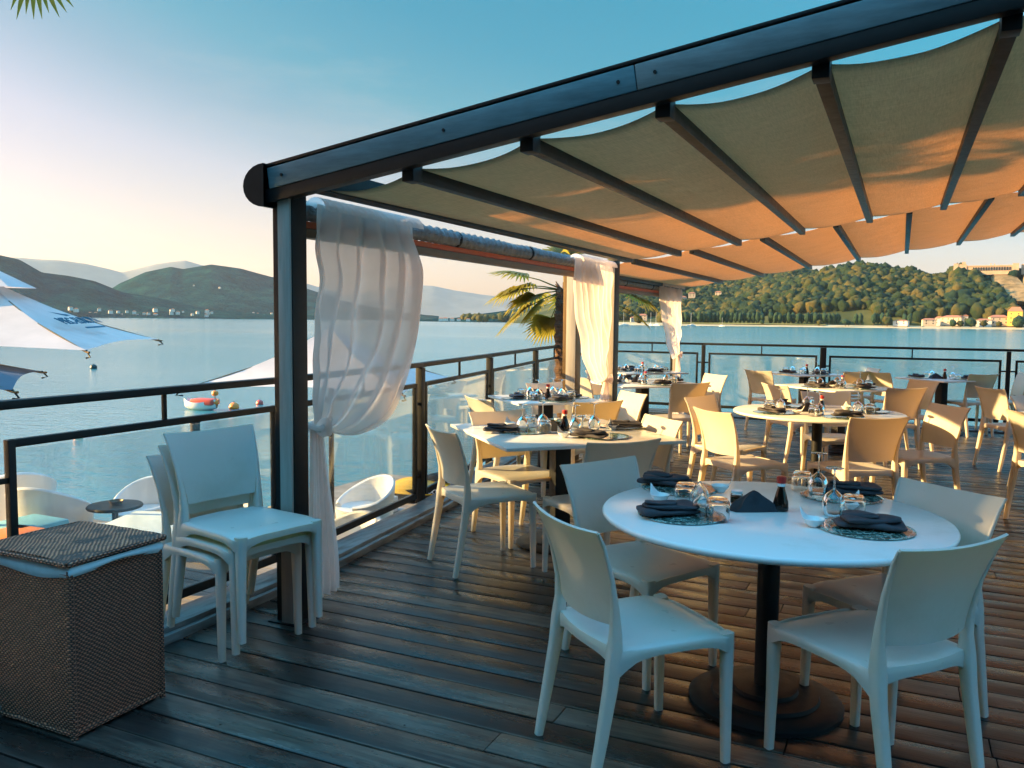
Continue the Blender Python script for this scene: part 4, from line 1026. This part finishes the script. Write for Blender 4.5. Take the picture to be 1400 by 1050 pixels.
for px,py,rz,l in ((497,652,160,'white lounge armchair lit warm, behind the glass right of the first post'),(470,705,175,'white lounge armchair in front, low behind the glass beside the hanging curtain'),
   (72,668,20,'large shaded lounge armchair behind the glass above the wicker basket lid'),(196,655,200,'sunlit white lounge armchair left of the stacked chairs'),(150,700,35,'low lounge armchair between the big shaded one and the stacked chairs'),(20,650,60,'white lounge armchair at the far left edge behind the railing upright'),(300,672,190,'white lounge armchair hidden behind the stacked chairs')):
    lg(px,py,ZT,rz,l)
# low table with cloth, ashtray table
p=at(215,716,DOCKZ+.62); r=empty('low_lounge_table',(p.x,p.y,DOCKZ),R(20),'low square table under a smooth blue-white cover behind the stacked chairs','table')
MB().box(-.45,.45,-.45,.45,.58,.62,.008).build('tabletop','liner',r); MB().lathe([(.22,0),(.2,.02),(.04,.03),(.04,.58)],24).build('column','black',r)
p=at(157,690,DOCKZ+.5); r=empty('side_table',(p.x,p.y,DOCKZ),0,'small round dark side table holding an ashtray','table'); MB().lathe([(0,.47),(.26,.47),(.27,.485),(.26,.5),(0,.5)],32,cap=False).build('tabletop','steel',r); MB().lathe([(.18,0),(.18,.015),(.03,.02),(.03,.47)],20).build('column','steel',r)
tag(MB().lathe([(.0,.01),(.05,.0),(.075,.045),(.068,.045),(.045,.01),(0,.012)],20,cap=False).build('ashtray','bronze',loc=(p.x+.02,p.y,DOCKZ+.502)),'small brown ashtray on the dark side table','ashtray')
for i,(px,py,m_,l) in enumerate(((38,722,'cushion','flat blue cushion at the far left behind the basket'),(18,738,'buoyorange','orange cushion beside the blue cushion at the far left'))):
    p=at(px,py,DOCKZ+.42); tag(MB().box(-.26,.26,-.26,.26,-.07,.07,.05).build('cushion',m_,loc=(p.x,p.y,DOCKZ+.42)),l,'cushion')
p=at(30,745,DOCKZ+.34); r=empty('lounge_ottoman',(p.x,p.y,DOCKZ),0,'white ottoman carrying the cushions at the far left','ottoman'); MB().box(-.5,.5,-.45,.45,.04,.345,.05).build('body','lounge',r); MB().box(-.42,.42,-.38,.38,0,.04).build('plinth','black',r)

# ================================================================== PARASOLS
def text_mesh(txt,size,ext=.002,shear=0):
    cu=bpy.data.curves.new('t','FONT'); cu.body=txt; cu.size=size; cu.extrude=ext; cu.align_x='CENTER'; cu.align_y='CENTER'; cu.shear=shear
    o=bpy.data.objects.new('t',cu); COL.objects.link(o); dg=bpy.context.evaluated_depsgraph_get(); me=bpy.data.meshes.new_from_object(o.evaluated_get(dg)); v=[tuple(q.co) for q in me.vertices]; f=[tuple(p.vertices) for p in me.polygons]
    bpy.data.objects.remove(o); mb=MB(); mb.v=v; mb.f=f; return mb
def c2w(lat,dep): return Vector((lat*math.cos(YAW)-dep*math.sin(YAW),lat*math.sin(YAW)+dep*math.cos(YAW),0))
def parasol(label,corners,apex,mat,poleZ,vent=True,logo=None):
    """corners: four canopy corners (world), apex (world)"""
    ap=Vector(apex); cs=[Vector(c_) for c_ in corners]; base=Vector((ap.x,ap.y,poleZ))
    r=empty('square_parasol',base,0,label,'parasol','large parasols over the lower dock')
    mb=MB(); 
    for i in range(4):
        a=cs[i]-base; b_=cs[(i+1)%4]-base; t=ap-base
        def pan(u,w,a=a,b_=b_,t=t):
            e=a.lerp(b_,u); hem=.045*math.sin(PI*u); e=e.lerp(Vector((t.x,t.y,e.z)),hem*.9)+Vector((0,0,.03*math.sin(PI*u)))
            p=t.lerp(e,w); p.z-=.10*math.sin(PI*w)*(1-.0)*.6+.05*math.sin(PI*u)*w*(1-w)*2
            return p
        mb.grid(pan,18,14)
    o=mb.build('canopy',mat,r,angle=28)
    if vent:
        mb=MB()
        for i in range(4):
            a=(cs[i]-ap)*.27+(ap-base)+Vector((0,0,.075)); b_=(cs[(i+1)%4]-ap)*.27+(ap-base)+Vector((0,0,.075)); t=ap-base+Vector((0,0,.13))
            mb.grid(lambda u,w,a=a,b_=b_,t=t:t.lerp(a.lerp(b_,u),w),6,5)
        mb.build('vent_cap',mat,r,angle=28)
    MB().tube([(0,0,0),(0,0,ap.z-poleZ)],.024,12).build('pole','steel',r)
    hub=ap-base-Vector((0,0,.45))
    for c_ in cs: 
        k=c_-base; rb=MB().tube([ap-base-Vector((0,0,.03)),(ap-base).lerp(k,.5)-Vector((0,0,.075)),k-Vector((0,0,.012)),k+(k-(ap-base)).normalized()*.05],.009,6).build('rib','bronze',r); MB().tube([hub,(ap-base).lerp(k,.5)-Vector((0,0,.08))],.008,6).build('strut','bronze',rb)
        mb=MB().tube([k+Vector((0,0,-.0)),k+(k-(ap-base)).normalized()*.06-Vector((0,0,.035)),k-Vector((0,0,.06))],.008,6).build('corner_strap','black',r)
    MB().box(-.3,.3,-.3,.3,0,.06,.01).build('foot','black',r)
    if logo is not None:
        A=cs[logo]-base; B=cs[(logo+1)%4]-base; t=ap-base; n=(A-t).cross(B-t).normalized(); n=-n if n.z<0 else n
        ux=(B-A).normalized(); vy=n.cross(ux).normalized(); vy=vy if vy.z>0 else -vy
        def flat(mb2,pos,name):
            o_=t.lerp(A.lerp(B,pos[0]),pos[1]); s_=[]
            for q in mb2.v:
                p=o_+ux*q[0]+vy*q[1]+n*(q[2]+.012); 
                s_.append(tuple(p))
            mb2.v=s_; mb2.build(name,'blueprint',r,smooth=False)
        flat(text_mesh('MEC-EUROPA',.17,.003),(.5,.66),'lettering')
        flat(MB().box(-.28,.28,-.012,.012,0,.004),(.52,.76),'rule')
        bird=MB(); bird.add([(-.26,.04,0),(-.02,-.05,0),(.05,-.04,0),(.10,-.045,0),(.05,-.015,0),(-.04,-.01,0)],[(0,1,5),(1,2,4,5),(2,3,4)]); bird.add([(-.26,.04,.004),(-.02,-.05,.004),(.05,-.04,.004),(.10,-.045,.004),(.05,-.015,.004),(-.04,-.01,.004)],[(0,1,5),(1,2,4,5),(2,3,4)]); flat(bird,(.44,.555),'bird_emblem')
    return r
def wp(px,py,depth):   # point of the photo at a given depth along the view
    lat=(px-700)/FPX*depth; d=ray(px,py); t=depth/d.dot(Vector((-math.sin(YAW),math.cos(YAW),0))); return Vector((0,0,EYE))+d*t
A=wp(118,479,6.5); B=wp(216,464,8.9); Cc=A+(c2w(-2.45,-.25)); D_=B+(c2w(-2.45,-.25)); Cc.z=A.z+.02; D_.z=B.z+.02
ap=(A+B+Cc+D_)/4; ap.z=wp(-5,380,7.6).z
PAR1=parasol('large white parasol at the left with blue lettering and bird emblem on one panel',[A,B,D_,Cc],ap,'parasol',DOCKZ,True,logo=0)
# second parasol, seen lit beyond the railing; third at the left edge
def square_par(label,tip,cx,cdep,zedge,zap,mat,**k):
    c0=wp(*tip); cen=wp(cx,440,cdep); cen.z=0; v=Vector((c0.x-cen.x,c0.y-cen.y,0)); cs=[]
    for i in range(4):
        q=Matrix.Rotation(PI/2*i,3,'Z')@v; cs.append(Vector((cen.x+q.x,cen.y+q.y,c0.z)))
    return parasol(label,cs,(cen.x,cen.y,zap),mat,DOCKZ,**k)
square_par('white parasol lit by the sun beyond the railing, left of the nearest post',(250,531,6.9),452,7.7,None,1.39,'parasol',vent=False)
square_par('dark grey parasol of which only a corner shows at the left edge',(17,533,5.4),-190,5.9,None,1.42,'greyparasol',vent=False)
# ================================================================== JET SKI
js_p=at(586,685,LAKEZ+.30); js=empty('personal_watercraft',(js_p.x,js_p.y,LAKEZ+.31),R(212),'yellow and black personal watercraft parked on the floating pontoon','jet ski')
def hull(u,w):
    x=(u-.5)*2.3; wd=.42*(1-max(0,(u-.55)/.45)**2.2)*(.9+.1*u)+.004; a=PI*(w-.5)
    zz=.20-.20*math.cos(a)**.8*(1-.25*max(0,u-.7)/.3) + .16*max(0,u-.5)**1.5
    return Vector((x,wd*math.sin(a),zz))
mb=MB().grid(hull,26,12); mb.build('hull','black',js)
def deckf(u,w):
    x=(u-.5)*2.3; wd=.43*(1-max(0,(u-.55)/.45)**2.2)*(.9+.1*u)+.006; s=2*w-1
    zz=.20+.16*max(0,u-.5)**1.5+(.20+.10*math.exp(-((u-.62)*6)**2))*(1-abs(s)**2.6)*(.35+.65*smooth01((u-.1)*3))*(1-.75*smooth01((u-.72)*3.5)); return Vector((x,wd*s,zz))
MB().grid(deckf,30,14).build('deck_shell','yellow',js)
MB().tube([(-.95,0,.36),(-.6,0,.47),(-.2,0,.50),(.12,0,.47)],[(.15,.07),(.17,.09),(.15,.1),(.09,.06)],14,.8).build('seat','black',js)
MB().tube([(.25,0,.45),(.16,0,.66)],.045,10).tube([(.12,-.30,.70),(.17,-.12,.67),(.17,.12,.67),(.12,.30,.70)],.018,8).build('handlebar','black',js)
for s in (-1,1):
    MB().add([(-.55,s*.432,.21),(.35,s*.425,.23),(.50,s*.40,.31),(.1,s*.40,.36),(-.5,s*.41,.31)],[(0,1,2,3,4)]).build('side_panel','black',js,smooth=False)
    t=text_mesh('RXT',.12,.003,.3); t.v=[((q[0] if s<0 else -q[0])-.05,s*(.436+q[2]),.27+q[1]) for q in t.v]; t.build('lettering','whiteprint',js,smooth=False)
    MB().box(.15,.24,s*.428-.004,s*.428+.004,.24,.31).build('red_badge','red',js,smooth=False)
tag(MB().box(-.22,.22,-.2,.2,0,.22,.02).build('white_dock_box','lounge',loc=(js_p.x-.25,js_p.y-1.0,LAKEZ+.31)),'small white box on the pontoon in front of the watercraft','box')
js.scale=(.72,)*3
# ================================================================== THINGS IN THE WATER
def wat(px,py): return at(px,py,LAKEZ)
def buoy(px,py,rad,m_,l,name='buoy'):
    p=wat(px,py+4); r=empty(name,(p.x,p.y,LAKEZ),0,l,'buoy'); mb=MB().lathe([(0,-rad*.4),(rad*.7,-rad*.3),(rad,rad*.25),(rad*.9,rad*.8),(rad*.5,rad*1.2),(0,rad*1.3)],20,cap=False); mb.build('float',m_,r)
    MB().tube([(rad*.12*math.cos(a),0,rad*1.35+rad*.14*math.sin(a)) for a in [2*PI*k/10 for k in range(11)]],rad*.05,6).build('ring','steel',r); return r
buoy(128,500,.20,'darkgreen','single dark round mooring buoy on the water under the parasol corner')
buoy(320,555,.17,'buoyorange','yellow-orange round buoy floating between the red float and the red buoy'); buoy(355,549,.13,'red','red round buoy nearest the first pergola post'); buoy(107,594,.12,'buoyorange','small yellow buoy seen just under the lower bar of the left railing')
p=wat(275,560); r=empty('pedal_boat',(p.x,p.y,LAKEZ),R(10),'white and red pedal boat with two yellow floats, seen between the railing bars','pedal boat')
def hf(u,w): a=PI*(w-.5); wd=.42*math.sin(PI*min(.98,max(.02,u)))**.5; return Vector(((u-.5)*1.6,wd*math.sin(a),.35-.42*math.cos(a)+.15*(2*u-1)**2))
MB().grid(hf,18,10).build('hull','sail',r); MB().box(-.35,.75,-.35,.35,.22,.5,.1).build('seat_shell','red',r)
for z in (.35,.75): MB().lathe([(0,-.13),(.12,-.09),(.15,0),(.12,.09),(0,.13)],14,(.72,0,z),cap=False).build('yellow_float','buoyorange',r)
MB().tube([(.72,0,.2),(.72,0,1.0)],.02,6).build('pole','steel',r); r.scale=(.75,)*3
p=at(267,597,LAKEZ); r=empty('mooring_post',(p.x,p.y,LAKEZ),0,'dark wooden mooring post rising from the water above the stacked chairs','post'); MB().tube([(0,0,-.5),(0,0,.36)],.12,12).build('pile','post',r); MB().lathe([(.135,.36),(.14,.40),(.03,.52),(0,.53)],12).build('cap','black',r)

# ================================================================== PALMS
def fan_leaf(mb,c,d,L,up,n=26,spread=105,droop=.35,seed=0):
    """fan of narrow folded blades from the hub c, pointing along d"""
    d=Vector(d).normalized(); u=Vector(up); sd=d.cross(u).normalized(); nn=sd.cross(d).normalized()
    for i in range(n):
        t=(i+.5)/n*2-1; a=R(spread)*t; dr=(d*math.cos(a)+sd*math.sin(a)).normalized(); ll=L*(.72+.28*math.cos(a*.7))*random.uniform(.9,1.05); w=.022*L/.6*1.35
        pts=[]; k=5
        for j in range(k+1):
            s=j/k; p=c+dr*ll*s+nn*(.10*L*math.sin(s*2.2)*(.4))+Vector((0,0,-1))*droop*ll*max(0,s-.45)**2*random.uniform(.8,2.4); ww=w*(1.15*math.sin(PI*min(1,.12+s*.80))**.6)*(1-s**4)+.001; sw=dr.cross(nn).normalized()*ww; pts.append((p-sw,p+nn*ww*.55,p+sw))
        base=[]; v=[]
        for a_,b_,c_ in pts: v+= [a_,b_,c_]
        f=[]
        for j in range(k): f+= [(3*j,3*j+1,3*j+4,3*j+3),(3*j+1,3*j+2,3*j+5,3*j+4)]
        mb.add(v,f)
def palm(loc,h,leaves,label,tr=.085,L=.55):
    r=empty('fan_palm',loc,0,label,'palm'); 
    pts=[];rad=[]
    n=int(h/.05)
    for i in range(n+1): z=h*i/n; pts.append((.03*math.sin(z*2),.02*math.cos(z*1.7),z)); rad.append(tr*(1+.28*((i%3)/2))*(1.15-.15*i/n)*(1+.12*noise.noise(Vector((z*5,1,2)))))
    MB().tube(pts,rad,14).build('trunk','bark',r,angle=25)
    mbf=MB(); # dead leaf bases under the crown
    for i in range(46): a=random.uniform(0,6.28); z=h-random.uniform(-.05,.55); mbf.tube([(tr*.8*math.cos(a),tr*.8*math.sin(a),z),(tr*1.6*math.cos(a),tr*1.6*math.sin(a),z+.10)],[.022,.006],5)
    mbf.build('leaf_base','bark',r)
    for i,(az,el,pl,ln) in enumerate(leaves):
        a=R(az);e=R(el); dv=Vector((math.cos(a)*math.cos(e),math.sin(a)*math.cos(e),math.sin(e))); hub0=Vector((0,0,h-.02)); mid=hub0+dv*pl*.6; hub=hub0+dv*pl-Vector((0,0,.10*pl*pl)); mb=MB().tube([hub0,mid,hub],[.012,.008,.006],6)
        out=(hub-mid).normalized(); out=(out+Vector((0,0,-.35 if el<20 else -.1))).normalized()
        fan_leaf(mb,hub,out,ln,(0,0,1) if abs(out.z)<.9 else (1,0,0),seed=i,droop=.35 if el>-10 else .15); mb.build('frond','frond',r,angle=180)
    return r
pc=atD(772,395,11.6); 
lf=[(k*360/17+random.uniform(-8,8),random.choice([-45,-25,-5,15,35,60,75]),random.uniform(.35,.6),random.uniform(.42,.55)) for k in range(9)]
camright=math.degrees(math.atan2(math.sin(YAW),math.cos(YAW)))
lf+=[(camright+180,22,.62,.52),(camright+176,-22,.55,.60),(camright+190,-28,.34,.46),(camright+160,5,.7,.5),(camright+172,10,.5,.5),(camright+4,2,.95,.45),(camright-8,-12,.9,.4)]
palm((pc.x,pc.y,DOCKZ),pc.z-DOCKZ,lf,'fan palm with orange-lit shaggy trunk beyond the railing left of the second post')
# its planter on piles
r=empty('palm_platform',(pc.x,pc.y,LAKEZ),0,'round stone planter platform under the fan palm','planter'); MB().lathe([(.9,-.6),(.9,.55),(.82,.6),(.80,.52),(0,.52)],28).build('wall','stucco',r); MB().lathe([(0,.6),(.6,.58),(.8,.53)],20,cap=False).build('soil','bark',r)
# tall palm at the left, only frond tips hang into the picture
p2=Vector((-6.4,2.55,DOCKZ)); hub=wp(46,-58,5.6)
r=palm((p2.x,p2.y,DOCKZ),5.6,[(k*30+100,random.choice([10,30,55]),.8,.65) for k in range(8)],'tall palm beside the lower dock whose frond tips hang into the top left corner',.12)
mb=MB(); hb=hub-p2; top=Vector((0,0,5.6)); mb.tube([top,top.lerp(hb,.5)+Vector((0,0,.25)),hb],[.014,.01,.007],6)
fan_leaf(mb,hb,Vector((.12,.05,-1)),.40,(.4,-.9,0),n=9,spread=36,droop=0); mb.build('frond','frond',r,angle=180)

# ================================================================== TREES OUTSIDE THE LEFT OF THE PICTURE (they shade the near end of the deck)
SUNAZ=R(22.); SUNEL=R(19.)
LD=Vector((math.cos(SUNAZ),math.sin(SUNAZ),0))      # horizontal direction the light travels
def shade_tree(loc,cz,rx,rz_,n,label,seed):
    rr=np.random.default_rng(seed); r=empty('evergreen_tree',loc,0,label,'tree','dense trees on the bank left of the deck')
    MB().tube([(0,0,-1),(0,0,cz*.5),(.2,.1,cz)],[.35,.27,.15],10).build('trunk','trunk',r); mb=MB()
    for k in range(7): a=k*.9; mb.tube([(0,0,cz*.5+k*.3),(rx*.5*math.cos(a),rx*.5*math.sin(a),cz+.4*k-.6)],[.11,.04],6)
    mb.build('limb','trunk',r)
    cl=[]
    for i in range(70):
        d=rr.normal(size=3); d/=np.linalg.norm(d); q=d*np.array([rx,rx,rz_])*rr.uniform(.35,.98); cl.append((q,rr.uniform(.5,1.1)))
    V=[];Fc=[]
    for i in range(n):
        c_,cr=cl[rr.integers(len(cl))]; p=c_+rr.normal(size=3)*cr*.42; a=rr.normal(size=3); a/=np.linalg.norm(a); b_=np.cross(a,rr.normal(size=3)); b_/=np.linalg.norm(b_); s=rr.uniform(.12,.23)
        p=p+np.array([0,0,cz]); k=len(V); V+= [tuple(p-a*s),tuple(p+b_*s*.45),tuple(p+a*s),tuple(p-b_*s*.45)]; Fc.append((k,k+1,k+2,k+3))
    mb=MB(); mb.v=V; mb.f=Fc; mb.build('crown','leaf',r,smooth=False); return r
S0=Vector((-5.0,3.2,0)); perp=Vector((LD.y,-LD.x,0))
for i,(back,off,cz,rx,rz_,l) in enumerate(((12.5,2.8,4.9,3.7,6.6,'first dense evergreen on the bank outside the left of the picture'),(13.5,8.2,5.8,3.9,6.2,'second dense evergreen on the bank, farther behind the camera'),(12,14,5.6,3.9,6.0,'third dense evergreen on the bank, behind the camera'),(15.5,5.6,4.6,3.4,6.2,'fourth dense evergreen, filling the gap between the first two on the bank'))):
    q=S0-LD*back+perp*off; shade_tree((q.x,q.y,LAKEZ+.4),cz-LAKEZ,rx,rz_,34000,l,i+3)
mb=MB(); q=S0-LD*14+perp*9
def bank(u,w): 
    a=2*PI*u; p=Vector((9.5*w*math.cos(a),13*w*math.sin(a),.75*(1-w**3)-.9*w**8)); return Vector((q.x,q.y,LAKEZ))+Matrix.Rotation(SUNAZ,3,'Z')@Vector((p.x*.65,p.y,p.z))
tag(MB().grid(bank,60,14).build('bank','hillground'),kind='structure')

# added building behind the camera, unseen, blocks warm low-sky light
r=empty('light_blocking_building',(4,-7,0),0,'added low dark-fronted building, unseen behind the viewpoint, blocking warm low light','building')
MB().box(-8,9,-3,3,-.5,3.9).build('wall','wood',r,smooth=False); MB().box(-8.6,9.4,-3.4,4.3,3.9,4.15).build('roof','black',r,smooth=False)
for k in range(6): f_=MB().box(-7.4+k*2.6,-5.2+k*2.6,3.0,3.06,.1,2.9).build('window','steel',r,smooth=False); MB().box(-7.3+k*2.6,-5.3+k*2.6,3.06,3.07,.2,2.8).build('pane','window',f_,smooth=False)
# ================================================================== HAZE
mb=MB().box(-11500,11500,-11500,11500,LAKEZ-14,900)
m,nt,out=newmat('evening_haze'); pv=N(nt,'VolumePrincipled'); pv.inputs['Color'].default_value=(.74,.85,.90,1); pv.inputs['Density'].default_value=HAZE; pv.inputs['Anisotropy'].default_value=.25; nt.links.new(pv.outputs[0],out.inputs['Volume'])
hz=mb.build('haze',m,smooth=False); tag(hz,kind='stuff')

# ================================================================== SUN AND SKY
sd=bpy.data.lights.new('sun','SUN'); sd.energy=SUN; sd.angle=R(.6); sd.color=SUNCOL
so=bpy.data.objects.new('sun',sd); COL.objects.link(so)
dirv=Vector((LD.x*math.cos(SUNEL),LD.y*math.cos(SUNEL),-math.sin(SUNEL))); so.rotation_euler=dirv.to_track_quat('-Z','Y').to_euler()
w=bpy.data.worlds.new('World'); S.world=w; w.use_nodes=True; nt=w.node_tree; nt.nodes.clear(); L=nt.links.new
bg=N(nt,'Background'); wo=N(nt,'OutputWorld'); sk=N(nt,'TexSky'); sk.sky_type='NISHITA'; sk.sun_disc=False; sk.sun_elevation=SUNEL
sk.sun_rotation=math.atan2(-LD.x,-LD.y)%(2*PI); sk.air_density=1.0; sk.dust_density=1.6; sk.ozone_density=2.2; sk.altitude=200
# grade of the evening air: teal overhead, warm pale veil near the horizon, thin high cloud
geo=N(nt,'TexCoord'); sp=N(nt,'SeparateXYZ'); L(geo.outputs['Generated'],sp.inputs[0])
dt=N(nt,'VectorMath',operation='DOT_PRODUCT'); L(geo.outputs['Generated'],dt.inputs[0]); dt.inputs[1].default_value=(math.cos(YAW)*.9,math.sin(YAW)*.9,0)
a1=N(nt,'Math',operation='ADD'); a1.inputs[1].default_value=1; L(dt.outputs['Value'],a1.inputs[0]); tt=N(nt,'Math',operation='MULTIPLY'); L(a1.outputs[0],tt.inputs[0]); L(sp.outputs['Z'],tt.inputs[1]); tint=ramp(nt,tt.outputs[0],SKYTINT)
mul=N(nt,'MixRGB'); mul.blend_type='MULTIPLY'; mul.inputs[0].default_value=1; L(sk.outputs[0],mul.inputs[1]); L(tint,mul.inputs[2])
mp=N(nt,'Mapping'); mp.inputs['Scale'].default_value=(1.2,1.2,5); mp.inputs['Rotation'].default_value=(0,.3,.6); L(geo.outputs['Generated'],mp.inputs[0]); cl=noisetex(nt,mp.outputs[0],2.2,7,.62)
cr=ramp(nt,cl,[(.52,(0,0,0)),(.72,(.22,.22,.22))]); mix=N(nt,'MixRGB'); L(cr,mix.inputs[0]); L(mul.outputs[0],mix.inputs[1]); mix.inputs[2].default_value=(2.6,2.5,2.5,1)
gn=N(nt,'MapRange'); gn.inputs['From Min'].default_value=.48; gn.inputs['From Max'].default_value=.85; gn.inputs['To Min'].default_value=1; gn.inputs['To Max'].default_value=OVERHEAD; L(sp.outputs['Z'],gn.inputs['Value'])
vm=N(nt,'VectorMath',operation='SCALE'); L(mix.outputs[0],vm.inputs[0]); L(gn.outputs[0],vm.inputs['Scale']); L(vm.outputs[0],bg.inputs[0]); bg.inputs[1].default_value=SKYSTR; L(bg.outputs[0],wo.inputs[0])
